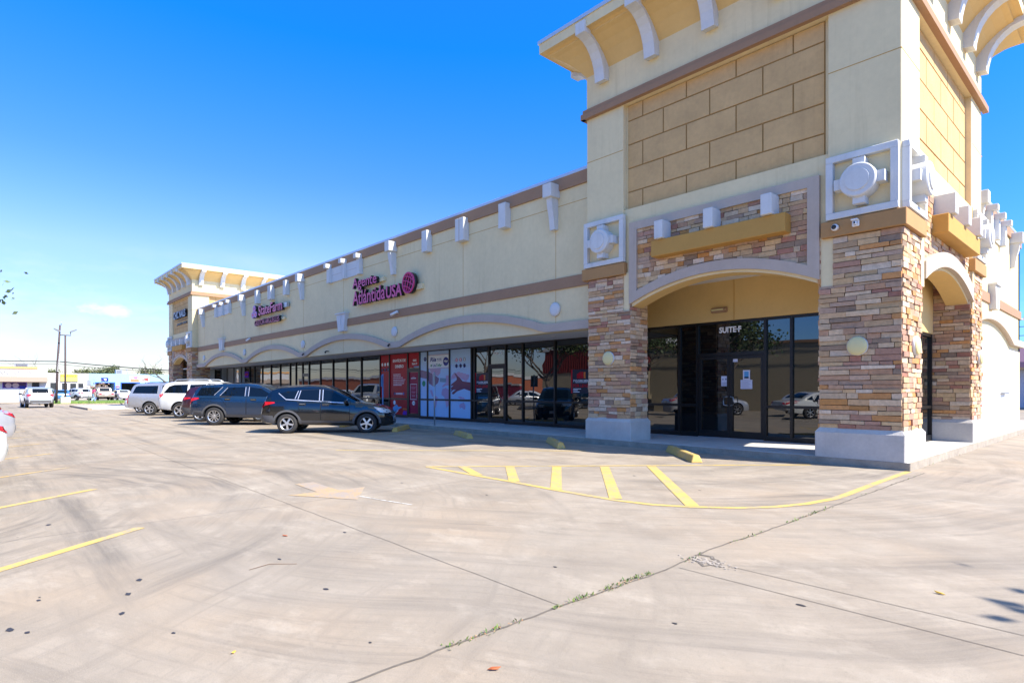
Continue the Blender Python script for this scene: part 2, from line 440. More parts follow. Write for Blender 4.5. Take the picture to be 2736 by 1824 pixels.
def keystone(T, u, par):
    m = MB(); p = [(-.29, 4.18), (.29, 4.18), (.48, 4.98), (-.48, 4.98)]
    m.prism([(u+a*.95, z) for a, z in p], .0, .20, WHITE, T); m.prism([(u-.035, 4.2), (u+.035, 4.2), (u+.045, 4.96), (u-.045, 4.96)], .19, .225, WHITE, T)
    m.box(u-.49, u+.49, .0, .26, 4.97, 5.03, WHITE, T=T); m.build('keystone', par)
def wave(T, cents, u0, u1, par, d=.11):
    def zt(u):
        z = 3.42
        for c in cents:
            x = abs(u-c)/4.15
            if x < 1: z = max(z, 3.42+.62*(1-x*x)*(1-max(0, (x-.88)/.12)*.35))
        return z
    n = int((u1-u0)/.22); m = MB(); i = m.mi(MAUVE); us = [u0+(u1-u0)*k/n for k in range(n+1)]; R4 = []
    for u in us:
        z = zt(u); R4.append([m.bm.verts.new(T(*q)) for q in ((u, -.02, z-.245), (u, d, z-.245), (u, d, z), (u, -.02, z))])
    for a, b in zip(R4, R4[1:]):
        for k in range(4): m.bm.faces.new((a[k], a[(k+1) % 4], b[(k+1) % 4], b[k]))
    m.bm.faces.new(R4[0]); m.bm.faces.new(R4[-1][::-1])
    m.build('wave_trim', par, angle=30)
    return zt
def disc(T, u, par):
    m = MB(); o = Vector(T(u, 0, 3.84)); ax = Vector(T(u, 1, 3.84))-o
    m.lathe([(.205, 0), (.205, .05), (.185, .075), (.12, .085), (.02, .09)], WHITE, o, ax, 24); m.build('wall_disc', par)

YF = 12.75; UX = 50.15; TF = front(-UX, YF); LW = 39.72
b = MB(); b.box(-UX, -10.42, YF, YF+.35, 3.17, 7.68, CREAM)
WING = b.build('storefront_wing', MALL)
m = MB(); m.box(-UX, -10.45, YF-.07, YF+.42, 7.67, 7.765, COPING, bev=.008); m.build('metal_coping', WING)
m = MB(); m.box(-UX, -10.45, YF-.06, YF, 7.31, 7.669, BROWN); m.build('brown_band', WING)
m = MB(); m.box(-UX, -10.45, YF-.05, YF, 4.41, 4.74, BROWN, bev=.006); m.build('brown_band', WING)
m = MB(); m.box(-UX, -10.45, YF-.003, YF, 6.86, 6.875, OCHRE); m.build('control_joint', WING)
XD = [-12.0, -21.07, -30.2, -39.3, -48.35]
for x in [-16.5, -25.65, -34.75, -43.8]+XD: m = MB(); m.box(x-.006, x+.006, YF-.0035, YF, 3.2, 7.3, OCHRE); m.build('control_joint', WING)
for x in XD:
    disc(TF, x+UX, WING); leg_bracket(TF, x+UX, WING)
for x, w in ((-14.15, .17), (-16.4, .24), (-18.58, .17), (-32.2, .17), (-34.45, .24), (-36.65, .17)): block(TF, x+UX, WING, w)
trio(TF, [x+UX for x in (-26.92, -25.35, -23.9)], WING); trio(TF, [x+UX for x in (-45.05, -43.55, -42.1)], WING)
keystone(TF, -25.55+UX, WING); keystone(TF, -43.75+UX, WING)
wave(TF, [x+UX for x in (-16.5, -25.65, -34.75, -43.8)], .02, LW, WING)
m = MB(); m.box(-57.2, -10.42, YF+.34, 14.86, 3.19, 3.26, PLASTER); m.build('soffit', WING)
LAMP = mat('downlight_lens', (.8, .8, .75), .3)
for x in (-13.2, -16.2, -19.4, -22.6, -25.6, -28.6, -31.6, -34.6, -37.6, -40.6, -43.6, -46.6):
    m = MB(); m.lathe([(.10, 0), (.10, -.015), (.075, -.02)], WHITE, (x, 13.9, 3.19), (0, 0, 1), 14); m.build('downlight', WING)
m = MB(); m.box(-57., -3.9, 13.1, 32.0, 6.9, 7.0, ROOFM); m.build('flat_roof', WING)
# wing behind the near tower, seen along its sunny side
XS = -3.74; TS = side(XS, 19.5); LS = 32.1-19.5
b = MB(); b.box(XS-.35, XS, 19.5, 32.1, 3.02, 7.68, CREAM); b.box(XS-12, XS, 31.75, 32.1, .1, 7.66, CREAM)
BACK = b.build('rear_wing', MALL)
m = MB(); m.box(XS-.36, XS-.01, 19.5, 32.09, .1, 3.02, CMU)
for k in range(1, 15): m.box(XS-.02, XS-.0065, 19.5, 32.09, .1+k*.2, .1+k*.2+.012, KERBC)
m.build('block_wall', BACK)
m = MB(); m.box(XS-.42, XS+.07, 19.65, 32.17, 7.67, 7.765, COPING); m.build('metal_coping', BACK)
m = MB(); m.box(XS, XS+.06, 19.65, 32.16, 7.31, 7.668, BROWN); m.build('brown_band', BACK)
m = MB(); m.box(XS, XS+.05, 19.65, 32.14, 4.36, 4.68, BROWN); m.build('brown_band', BACK)
leg_bracket(TS, 22.7-19.5, BACK); leg_bracket(TS, 29.7-19.5, BACK)
trio(TS, [y-19.5 for y in (24.6, 26.0, 27.3)], BACK); keystone(TS, 25.6-19.5, BACK); wave(TS, [25.3-19.5], .1, LS+.05, BACK, .16)
m = MB(); m.box(XS-.005, XS+.12, 27.6, 28.6, 1.31, 1.37, STEEL); m.build('wall_pipe', BACK)

# ------------------------------------------------------------------ storefront glazing
YG = 14.9
PALE = glass_mat('glass_over_blinds', (.26, .28, .27), 1.6, .001)
wr = random.Random(11)
def win(xa, xb, zt, door=None, gm=GLASS, par=MALL, mid=1.02, head=2.36, poster=None):
    """one bay of the storefront: frame mesh, panes (sub-parts); door bays get leaf, handle"""
    m = MB(); w = .035; yb, yf = YG+.05, YG-.05
    m.box(xa-w, xa+w-.002, yf, yb, .15, zt, FRAME); m.box(xb-w+.004, xb+w-.004, yf+.002, yb-.002, .15, zt-.002, FRAME)
    m.box(xa+w, xb-w, yf+.004, yb, zt-.07, zt-.001, FRAME)
    panes = []
    if door is None:
        m.box(xa+w, xb-w, yf+.004, yb, .15, .27, FRAME); m.box(xa+w, xb-w, yf+.004, yb, mid-.035, mid+.035, FRAME)
        panes = [(xa+w, xb-w, .27, mid-.035), (xa+w, xb-w, mid+.035, zt-.07)]
    else:
        m.box(xa+w, xb-w, yf+.004, yb, head, head+.09, FRAME); m.box(xa+w, xb-w, yf-.02, yb, .148, .165, STEEL)
        panes = [(xa+w, xb-w, head+.09, zt-.07)]
    fr = m.build('storefront_window', par)
    for a, b_, c, d in panes:
        m = MB(); j = [wr.uniform(-.0035, .0035) for _ in range(4)]
        y = YG+.005
        m.hexa([(a, y+j[0], c), (b_, y+j[1], c), (b_, y+.012, c), (a, y+.012, c), (a, y+j[2], d), (b_, y+j[3], d), (b_, y+.012, d), (a, y+.012, d)], gm)
        m.build('pane', fr)
    if door:
        n = door; xs = [xa+w+.004+(xb-xa-2*w-.008)*k/n for k in range(n+1)]
        for k in range(n):
            a, b_ = xs[k]+.004, xs[k+1]-.004
            m = MB(); s = .075
            m.box(a, a+s, yf+.01, yb-.01, .17, head-.008, FRAME); m.box(b_-s, b_, yf+.01, yb-.01, .17, head-.008, FRAME)
            m.box(a+s, b_-s, yf+.012, yb-.012, .17, .35, FRAME); m.box(a+s, b_-s, yf+.012, yb-.012, head-.09, head-.01, FRAME)
            dr = m.build('door', par)
            m = MB(); m.box(a+s, b_-s, YG+.003+wr.uniform(-.002, .002), YG+.014, .35, head-.09, gm); m.build('pane', dr)
            hx = b_-.04 if (n == 2 and k == 0) or (n == 1) else a+.04
            sg = -1 if hx > (a+b_)/2 else 1
            m = MB(); m.tube([(hx, YG-.05, 1.03), (hx, YG-.11, 1.03), (hx+sg*.09, YG-.115, 1.05), (hx+sg*.10, YG-.115, 1.15), (hx+sg*.09, YG-.115, 1.25), (hx, YG-.11, 1.27), (hx, YG-.05, 1.27)], .012, BLACK if n == 1 else STEEL, 8)
            m.build('handle', dr)
    return fr
ZT = 3.30
for a, b_ in ((-10.30, -9.15), (-9.15, -8.58)): win(a, b_, ZT)
win(-8.58, -6.67, ZT, 2); win(-6.67, -6.02, ZT); win(-6.02, -3.95, ZT)
ZW = 3.22; r_ = lambda v: -v*.9551
W = [13.0/.9551, 14.71, 16.41]
win(-14.05, -10.30, ZW)
win(r_(16.41), r_(14.71), ZW); win(r_(17.40), r_(16.41), ZW); win(r_(18.43), r_(17.40), ZW, 1); win(r_(19.37), r_(18.43), ZW); win(r_(19.58), r_(19.37), ZW)
win(r_(21.14), r_(19.58), ZW); win(r_(22.86), r_(21.14), ZW); win(r_(23.52), r_(22.86), ZW); win(r_(24.56), r_(23.52), ZW, 1)
win(r_(26.28), r_(24.56), ZW); win(r_(27.22), r_(26.28), ZW)
far = [27.22, 29.24, 30.95, 32.69, 34.41, 36.07, 37.07, 38.13, 39.1, 40.83, 42.54, 44.26, 45.92, 46.96, 48.03, 48.83, 50.72, 52.5, 54.13, 55.85, 58.06, 59.84]
for a, b_ in zip(far, far[1:]):
    dr = 1 if (a in (36.07, 46.96)) else None
    win(r_(b_), r_(a), ZW, dr, PALE if (a >= 48.03 and a != 54.13) else GLASS)
# right-hand storefront of the portal, facing the side street
m = MB()
for y in (14.95, 16.2, 17.15, 18.12): m.box(-3.93, -3.83, y, y+.07, .15, 2.9, FRAME)
m.box(-3.928, -3.832, 15.02, 18.12, 2.80, 2.9, FRAME); m.box(-3.928, -3.832, 15.02, 18.12, .15, .3, FRAME); m.box(-3.928, -3.832, 15.02, 18.12, .98, 1.05, FRAME)
sw = m.build('storefront_window', MALL)
m = MB(); m.box(-3.89, -3.878, 15.0, 18.15, .3, 2.8, GLASS); m.build('pane', sw)
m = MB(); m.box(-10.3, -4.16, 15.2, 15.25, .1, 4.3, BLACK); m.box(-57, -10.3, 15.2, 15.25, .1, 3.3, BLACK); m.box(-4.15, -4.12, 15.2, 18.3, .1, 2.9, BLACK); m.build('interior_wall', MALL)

# wall fittings: round sconces, wall pack, security cameras
def sconce(T, u):
    m = MB(); o = Vector(T(u, 0, 2.275)); ax = Vector(T(u, 1, 2.275))-o
    m.lathe([(.18, -.02), (.18, .05)], WHITE, o, ax, 24); m.lathe([(.176, .048), (.172, .062), (.15, .078), (.10, .09), (.03, .095)], DOME, o, ax, 24)
    m.build('wall_sconce', TOWER)
sconce(front(0, 12.30), -9.66); sconce(front(0, 12.30), -3.76); sconce(side(-3.02, 0), 13.02); sconce(side(-3.02, 0), 19.05)
m = MB(); T = front(0, 14.8)
m.box(-8.11, -7.64, 0, .06, 3.515, 3.665, BROWN, T=T, bev=.025); m.box(-8.08, -7.67, .05, .15, 3.535, 3.645, DOME, T=T, bev=.035); m.build('wall_light', TOWER)
CAMW = mat('camera_white', (.75, .75, .75), .35)
def cam_dome(T, u, z, par):
    m = MB(); o = Vector(T(u, 0, z)); ax = Vector(T(u, 1, z))-o
    m.lathe([(.065, 0), (.065, .05), (.05, .085)], CAMW, o, ax, 18); m.lathe([(.042, .08), (.042, .10), (.02, .11)], BLACK, o, ax, 14); m.build('security_camera', par)
T = front(0, 12.24)
cam_dome(T, -4.13, 4.57, TOWER)
m = MB(); m.box(-3.83, -3.71, 0, .05, 4.52, 4.64, CAMW, T=T, bev=.012); m.box(-3.80, -3.73, .05, .12, 4.535, 4.615, BLACK, T=T, bev=.02); m.box(-3.83, -3.71, .03, .13, 4.62, 4.65, CAMW, T=T, bev=.01); m.build('security_camera', TOWER)
def bullet(T, u, z, par, du=-.28):
    m = MB(); a = Vector(T(u, .0, z)); b1 = Vector(T(u, .12, z+.02)); 
    m.tube([a, b1], .03, CAMW, 8); m.tube([Vector(T(u+.10, .14, z+.05)), Vector(T(u+du, .22, z-.06))], [.05, .055], CAMW, 10); m.tube([Vector(T(u+du, .22, z-.06)), Vector(T(u+du-.02, .222, z-.065))], .045, BLACK, 10); m.build('security_camera', par)
bullet(TF, -20.75+UX, 4.57, WING); bullet(TF, -38.1+UX, 4.6, WING)
bullet(TS, 20.6-19.5, 4.05, BACK, .35); bullet(TS, 32.0-19.5, 4.35, BACK, .5)
for x in (-21.3, -29.9, -27.2):
    m = MB(); m.tube([(x, YF, 3.33), (x, YF-.15, 3.33), (x, YF-.2, 3.25)], [.02, .03, .05], BLACK, 8); m.build('spot_lamp', WING)
# sidewalk with its kerb
m = MB()
m.box(-59, -2.945, 12.264, 15.3, -.05, .15, WALKC, bev=.012)
m.box(-4.4, -2.952, 15.302, 33., -.05, .148, WALKC)
m.box(-59, -2.91, 12.245, 12.266, -.05, .143, KERBC); m.box(-2.948, -2.905, 12.262, 33., -.05, .141, KERBC)
for k in range(46): m.box(-57+k*1.2-.006, -57+k*1.2+.006, 12.28, 14.85, .149, .1525, KERBC)
structure(m.build('sidewalk'))
# ------------------------------------------------------------------ signs and posters
MAG = mat('magenta_sign_face', (.56, .035, .17), .35); MAG2 = mat('crimson_sign_face', (.42, .02, .10), .35); LILAC = mat('lilac_sign_face', (.40, .14, .42), .35)
SIDE = mat('sign_return_black', (.012, .011, .013), .4); NAVYS = mat('navy_sign_face', (.05, .09, .19), .3)
def sign(label, loc, cat='sign', group=None): return root('wall_sign', loc, label, cat, group)
s1 = sign('magenta channel letter sign with a globe emblem, nearest sign on the long fascia', (-21.9, 12.7, 5.2))
T = front(0, YF)
m = MB(); m.box(-24.0, -21.78, -.0, .115, 6.03, 6.20, CREAM, T=T); m.box(-24.0, -18.95, .0, .115, 5.34, 5.55, CREAM, T=T); m.build('raceway', s1)
text('lettering', 'Agente', T, -24.27, -22.12, 5.83, 6.42, .15, MAG, s1, SIDE, .012, .12)
text('lettering', 'Atlántida', T, -24.25, -21.42, 5.21, 5.83, .15, MAG, s1, SIDE, .016, .12)
text('lettering', 'USA', T, -21.34, -20.12, 5.20, 5.71, .15, MAG, s1, SIDE, .03, .12)
m = MB(); gc = (-19.64, 5.63); gr = .415; o = Vector(T(gc[0], 0, gc[1])); ax = Vector(T(gc[0], 1, gc[1]))-o
m.lathe([(gr, .10), (gr, .26), (gr-.05, .262)], SIDE, o, ax, 40)
def garc(f, n=24): m.tube([T(gc[0]+gr*x, .285, gc[1]+gr*z) for x, z in [f(-1+2*k/n) for k in range(n+1)]], .024, MAG, 6)
m.lathe([(gr, .25), (gr+.012, .30), (gr-.045, .31), (gr-.055, .27), (gr-.05, .25)], MAG, o, ax, 40, close=False)
tl = .35
for a in (-.45, .0, .45):
    def f(t, a=a):
        x, z = a*math.sqrt(max(0, 1-t*t)), t*.95
        return (x*math.cos(tl)+z*math.sin(tl), -x*math.sin(tl)+z*math.cos(tl))
    garc(f)
for b in (-.45, .05, .5):
    def f(t, b=b):
        w = math.sqrt(1-b*b)*.96; x, z = t*w, b+.16*(1-t*t)-.1
        return (x*math.cos(tl)+z*math.sin(tl), -x*math.sin(tl)+z*math.cos(tl))
    garc(f)
m.build('globe_emblem', s1)
s2 = sign('red channel letter sign with three linked ovals, on the fascia between the parapet blocks', (-34.9, 12.7, 5.3))
m = MB(); m.box(-36.9, -32.2, .0, .115, 6.02, 6.2, CREAM, T=T); m.box(-36.5, -32.5, .0, .115, 5.38, 5.52, CREAM, T=T); m.box(-32.45, -31.98, .05, .2, 6.0, 6.25, STEEL, T=T); m.build('raceway', s2)
m = MB()
for cx, cz in ((-36.83, 6.36), (-37.06, 6.0), (-36.6, 6.0)):
    o = Vector(T(cx, 0, cz)); ax = Vector(T(cx, 1, cz))-o
    i0 = len(m.bm.verts); m.lathe([(.205, .12), (.205, .27)], SIDE, o, ax, 28); m.lathe([(.20, .27), (.19, .285)], LILAC, o, ax, 28); m.lathe([(.085, .285), (.08, .30)], MAG, o, ax, 20)
    m.bm.verts.ensure_lookup_table()
    for v in m.bm.verts[i0:]: v.co.x = cx+(v.co.x-cx)*1.22
m.build('oval_emblem', s2)
text('lettering', 'StateFarm', T, -36.12, -32.45, 5.87, 6.46, .15, MAG, s2, SIDE, .02, .12)
text('lettering', 'GASTON ARGUELLES', T, -36.87, -32.9, 5.30, 5.63, .13, MAG2, s2, SIDE, .012, .12)
s3 = sign('navy letter sign on the tan block panel of the far corner tower', (-53.7, 12.4, 6.8))
T = front(0, 12.47)
text('lettering', 'CHIC NAILS', T, -55.6, -51.8, 7.30, 7.90, .18, NAVYS, s3, SIDE, .03, .03)
text('lettering', 'AND SPA', T, -55.1, -51.9, 6.77, 6.95, .06, SIDE, s3, None, .03, .02)
m = MB(); m.box(-55.0, -51.8, .0, .06, 7.14, 7.17, SIDE, T=T); m.build('underline', s3)

T = front(0, YG)
PRINT = {}
def pm(name, c, rough=.12): return mat('print_'+name, c, rough, coat=0., spec=.12)
RED = pm('red', (.47, .008, .020), .35); DRED = pm('maroon', (.33, .004, .045), .35); PBLUE = pm('pale_blue', (.46, .62, .80)); PW = pm('white', (.84, .84, .84)); PN = pm('navy', (.02, .03, .22))
PG = pm('green', (.02, .30, .16)); PP_ = pm('pink', (.62, .20, .32)); PSK = pm('skin', (.26, .17, .24)); PSK2 = pm('dark_skin', (.22, .085, .11)); PBILL = pm('bill', (.24, .36, .42))
PPUR = pm('purple', (.12, .03, .38)); POR = pm('orange', (.62, .18, .05)); PSL = pm('slate', (.035, .04, .055)); PSKY = pm('sky', (.12, .36, .62)); PGREY = pm('grey', (.30, .32, .36))
def poster(label, x0, x1, z0, z1, m_, cat='poster', name='window_poster', d=.004, group=None):
    o = root(name, ((x0+x1)/2, YG, z0), label, cat, group)
    m = MB(); m.box(x0, x1, d, d+.004, z0, z1, m_, T=T); m.build('sheet', o); return o
def art(name, par, shapes, d=.010):
    m = MB()
    for poly, mt in shapes: m.prism(poly, d, d+.002, mt, T)
    return m.build(name, par)
def circ(cx, cz, rx, rz=None, n=20): rz = rz or rx; return [(cx+rx*math.cos(2*math.pi*k/n), cz+rz*math.sin(2*math.pi*k/n)) for k in range(n)]
def rect(x0, x1, z0, z1): return [(x0, z0), (x1, z0), (x1, z1), (x0, z1)]
zb, zm0, zm1, zt_ = .275, .985, 1.055, 3.145
# red money-transfer panes
xa, xb = r_(27.22)+.04, r_(26.28)-.04
p1 = poster('narrow red window poster with six small flag roundels beside the wide red poster', xa, xb, zm1, zt_, RED)
art('flag_roundel', p1, [(circ(x, z, .085), PW) for x, z in ((-25.8, 2.69), (-25.53, 2.69), (-25.27, 2.70))])
art('flag_roundel', p1, [(circ(x, z, .085), PN) for x, z in ((-25.8, 2.42), (-25.53, 2.43), (-25.27, 2.44))]+[(rect(x-.08, x+.08, z-.025, z+.025), PW) for x, z in ((-25.8, 2.42), (-25.53, 2.43), (-25.27, 2.44))], .011)
xa, xb = r_(26.28)+.04, r_(24.56)-.04
p2 = poster('wide red window poster reading ENVÍOS DE DINERO left of the red door', xa, xb, zm1, zt_, RED)
text('lettering', 'ENVÍOS DE', T, -24.80, -23.66, 2.77, 2.94, .003, PW, p2, None, .03, .010); text('lettering', 'DINERO', T, -24.60, -23.85, 2.49, 2.64, .003, PW, p2, None, .03, .010)
sh = []
for z, x1 in ((2.185, -24.12), (2.11, -24.1), (2.025, -23.93), (1.93, -23.70), (1.845, -23.76), (1.75, -23.82), (1.67, -24.0)):
    x = -24.75
    while x < x1: L = rnd.uniform(.05, .13); sh.append((rect(x, min(x1, x+L), z-.014, z+.016), PW)); x += L+.03
for z in (1.24, 1.29): sh.append((rect(-24.55, -23.95, z-.012, z+.012), PW))
art('small_print', p2, sh); art('phone_icon', p2, [(circ(-24.66, 1.265, .07), PN), (circ(-23.84, 1.265, .07), PN), (circ(-24.64, 1.265, .045), PW)])
p3 = poster('low red window poster with a blue figure and orange corner, under the wide red poster', xa, xb, zb, zm0, RED)
art('printed_picture', p3, [([(-24.80, .60), (-24.78, .35), (-24.55, .36), (-24.35, .50), (-24.02, .60), (-24.05, .66), (-24.30, .64), (-24.48, .76)], PSKY), (circ(-24.66, .84, .10, .11), PW), ([(-24.75, .36), (-24.6, .29), (-24.3, .46), (-24.36, .5)], PW), (rect(-23.92, -23.56, .52, .58), POR), ([(-23.93, .34), (-23.8, .5), (-23.7, .42), (-23.58, .5), (-23.58, .28), (-23.9, .27)], PPUR)])
xa, xb = r_(24.56)+.115, r_(23.52)-.115
p4 = poster('red transom poster with a suite number above the red door', xa-.07, xb+.07, 2.47, zt_, RED)
text('lettering', '5845', T, -23.05, -22.76, 2.75, 2.85, .003, PW, p4, None, .03, .010); text('lettering', 'Suite D', T, -23.12, -22.70, 2.60, 2.70, .003, PW, p4, None, .03, .010); art('logo_bar', p4, [(rect(-22.98, -22.55, 2.44+.04, 2.53), PSKY)])
p5 = poster('dark red full-height poster on the glass door with an outlined panel', xa, xb, .36, 2.26, DRED)
art('outlined_panel', p5, [(rect(-23.27, -22.72, 1.70, 1.72), PW), (rect(-23.27, -22.72, 1.0, 1.02), PW), (rect(-23.27, -23.255, 1.0, 1.72), PW), (rect(-22.735, -22.72, 1.0, 1.72), PW)]+[(rect(-23.2+j, -22.8-j, z, z+.02), PP_) for z, j in ((1.55, .0), (1.50, .05), (1.35, .03), (1.31, .06), (1.18, .06), (1.14, .08))])
art('logo_bar', p5, [(rect(-23.2, -22.8, 1.96, 2.00), PW), (rect(-23.1, -22.9, 2.03, 2.06), PP_), (circ(-22.99, .84, .12, .10), PW)]+[(rect(-23.07+.07*k, -23.03+.07*k, .80, .87), PN) for k in range(3)])
# pale blue world-map panes
ARM = [(-22.39, 2.35), (-21.87, 2.27), (-21.69, 2.22), (-21.32, 2.1), (-20.98, 1.95), (-21.0, 1.85), (-21.08, 1.73), (-21.21, 1.68), (-21.3, 1.59), (-21.41, 1.59), (-21.74, 1.74), (-21.93, 1.92), (-22.39, 2.01)]
BILL = [(-20.91, 1.96), (-20.45, 1.94), (-20.47, 1.77), (-20.91, 1.8)]
HAND = [(-19.86, 2.18), (-19.64, 2.03), (-19.48, 1.94), (-19.31, 1.81), (-18.79, 1.75), (-18.79, 1.4), (-19.2, 1.49), (-19.4, 1.45), (-19.67, 1.39), (-19.92, 1.26), (-20.05, 1.28), (-20.01, 1.34), (-19.77, 1.46), (-19.96, 1.45), (-20.1, 1.36), (-20.1, 1.41), (-20.08, 1.47), (-20.11, 1.48), (-20.11, 1.55), (-20.06, 1.56), (-19.92, 1.65), (-20.09, 1.60), (-20.1, 1.68), (-20.01, 1.72), (-19.79, 1.82), (-19.7, 1.88), (-19.72, 1.99), (-19.84, 2.1)]
TIPS = [[(-20.18, 1.60), (-20.33, 1.60), (-20.30, 1.66), (-20.18, 1.67)], [(-20.18, 1.48), (-20.36, 1.46), (-20.35, 1.52), (-20.18, 1.54)], [(-20.18, 1.36), (-20.30, 1.34), (-20.28, 1.40), (-20.18, 1.42)]]
MAP = [[(-21.69, 2.36), (-20.85, 2.36), (-20.89, 2.18), (-21.07, 2.05), (-21.25, 2.1), (-21.58, 2.15)], [(-21.28, 1.2), (-21.1, 1.14), (-21.03, 1.05), (-21.14, 0.89), (-21.21, 0.68), (-21.28, 0.67)], [(-20.8, 1.35), (-20.71, 1.49), (-20.47, 1.53), (-20.24, 1.45), (-20.24, 0.82), (-20.43, 0.67), (-20.52, 0.98), (-20.61, 1.18), (-20.78, 1.2)], [(-20.47, 2.06), (-20.24, 2.08), (-20.24, 1.65), (-20.61, 1.61), (-20.71, 1.53), (-20.73, 1.62), (-20.47, 1.76)], [(-20.09, 2.02), (-19.92, 2.14), (-19.59, 2.19), (-19.27, 2.14), (-18.85, 2.06), (-18.92, 1.9), (-19.07, 1.8), (-19.4, 1.91), (-19.59, 1.99), (-20.09, 1.88)], [(-19.53, 0.81), (-19.43, 0.89), (-19.23, 0.92), (-19.12, 0.82), (-19.12, 0.66), (-19.23, 0.64), (-19.36, 0.72), (-19.49, 0.67)], [(-19.62, 1.17), (-19.27, 1.15), (-19.14, 1.08), (-19.23, 1.03), (-19.53, 1.09)], [(-21.69, 1.45), (-21.5, 1.43), (-21.39, 1.18), (-21.5, 1.15)]]
def strips(poly, step=.036):
    z0, z1 = min(p[1] for p in poly), max(p[1] for p in poly); out = []; z = z0+step/2
    while z < z1:
        xs = []
        for (a, b), (c, d) in zip(poly, poly[1:]+poly[:1]):
            if (b <= z) != (d <= z): xs.append(a+(z-b)/(d-b)*(c-a))
        xs.sort()
        for a, b in zip(xs[::2], xs[1::2]): out.append((rect(a, b, z-step*.27, z+step*.27), PP_))
        z += step
    return out
mx = [sh for p in MAP for sh in strips(p)]
def inx(sh, a, b): return [(q, k) for q, k in sh if min(x for x, z in q) >= a-.02 and max(x for x, z in q) <= b+.02]
def clip(poly, a, b): return [(min(max(x, a), b), z) for x, z in poly]
def zsplit(name, xa, xb, label):
    p = poster(label, xa, xb, zm1, zt_, PBLUE)
    m = MB(); m.box(xa, xb, .004, .008, zb, zm0, PBLUE, T=T); m.build('sheet', p)
    q = inx(mx, xa, xb)
    if q: art('world_map', p, q, .0095)
    return p
xa, xb = r_(23.52)+.04, r_(22.86)-.04
q1 = zsplit('a', xa, xb, 'narrow pale blue window poster with forearm and green oval, right of the red door')
art('printed_arm', q1, [(clip([(xa, 2.35), (xb, 2.27), (xb, 1.93), (xa, 2.01)], xa, xb), PSK)], .0120); art('logo_roundel', q1, [(circ(-22.05, 2.82, .10, .095), PN), (rect(-22.11, -21.99, 2.80, 2.85), PW)], .0118); art('logo_roundel', q1, [(circ(-22.15, 1.73, .13, .13), PG)], .0145)
xa, xb = r_(22.86)+.04, r_(21.14)-.04
q2 = zsplit('b', xa, xb, 'pale blue window poster of a hand holding out a banknote and money transfer logos')
art('printed_arm', q2, [(clip(ARM, xa, xb), PSK)], .0120); art('banknote', q2, [(BILL, PBILL)], .0145)
art('logo_plate', q2, [([(xa, 2.40), (xb, 2.42), (xb, 2.98), (xa, 2.97)], PW)], .0130); art('logo_plate_edge', q2, [(rect(xa, xb, 2.385, 2.40), PP_), (rect(xa, xb, 2.972, 2.985), RED)], .0132)
text('lettering', 'Ria', T, -21.64, -21.18, 2.69, 2.88, .002, PN, q2, None, .03, .0155, shear=.15); text('lettering', 'MONEY', T, -21.12, -20.77, 2.77, 2.82, .002, PN, q2, None, .02, .0155); text('lettering', 'TRANSFER', T, -21.12, -20.77, 2.71, 2.745, .002, PN, q2, None, .02, .0155)
text('lettering', 'Uni', T, -21.45, -21.20, 2.46, 2.58, .002, PN, q2, None, .02, .0155); text('lettering', 'Teller', T, -21.19, -20.76, 2.46, 2.59, .002, PG, q2, None, .02, .0155, shear=.2)
art('leaf_emblem', q2, [([(-21.62, 2.47), (-21.60, 2.58), (-21.50, 2.55), (-21.55, 2.46)], PG), (circ(-21.56, 2.50, .03), PN)], .0155)
art('logo_roundel', q2, [(circ(-20.47, 2.67, .20, .19), PN)], .0155); text('lettering', 'vigo', T, -20.62, -20.31, 2.62, 2.74, .002, PW, q2, None, .03, .018)
xa, xb = r_(21.14)+.04, r_(19.58)-.04
q3 = zsplit('c', xa, xb, 'pale blue window poster with a reaching brown hand over a pink world map')
art('printed_hand', q3, [(clip(HAND, xa, xb), PSK2)], .0120)
art('flag_roundel', q3, [(circ(x, 2.70, .085), PP_) for x in (-19.72, -19.44)]+[(circ(-19.18, 2.71, .085), PGREY)], .0118); art('flag_roundel', q3, [(circ(x, 2.45, .085), PN) for x in (-19.72, -19.44, -19.18)]+[(rect(x-.085, x+.085, 2.425, 2.475), PW) for x in (-19.72, -19.44, -19.18)], .0118)
art('flag_stripe', q3, [(rect(-19.74, -19.70, 2.66, 2.74), PW), (rect(-19.46, -19.42, 2.64, 2.76), PW), (rect(-19.2, -19.16, 2.64, 2.76), PW)], .0142)
m = MB(); T2 = T
# for-lease panels
def lease(x0, x1, label):
    o = poster(label, x0, x1, 1.33, 2.13, PSL, d=.012)
    w = x1-x0; c = (x0+x1)/2+.03
    art('red_edge', o, [(rect(x0, x0+.06, 1.33, 2.13), RED)], .0162)
    art('building_emblem', o, [([(c-.19, 1.83), (c-.19, 1.97), (c-.02, 2.06), (c-.02, 1.83)], RED), ([(c+.0, 1.83), (c+.0, 2.05), (c+.09, 2.05), (c+.09, 1.83)], RED), (rect(c+.11, c+.19, 1.83, 2.04), POR), (rect(c-.15, c-.04, 1.87, 1.885), POR)], .0162)
    text('lettering', '713.530.2022', T, x0+.10, x1-.04, 1.715, 1.79, .002, PW, o, None, .02, .0165); art('small_print', o, [(rect(x0+.2, x1-.14, 1.69, 1.70), PW)]+[(rect(x0+.10, x0+.10+L, z, z+.022), PW) for z, L in ((1.47, .34), (1.42, .2), (1.37, .28))], .0162)
    text('lettering', 'FOR LEASE', T, x0+.09, x1-.03, 1.535, 1.645, .002, RED, o, None, .03, .0165)
lease(-18.47, -17.64, 'slate for-lease panel in the window left of the Suite-E door'); lease(-13.3, -12.46, 'slate for-lease panel in the window next to the left stone pier')
text('door_lettering', 'SUITE·F', front(0, YG-.001), -7.94, -7.32, 2.98, 3.14, .004, PW, MALL, None, .035, .006)
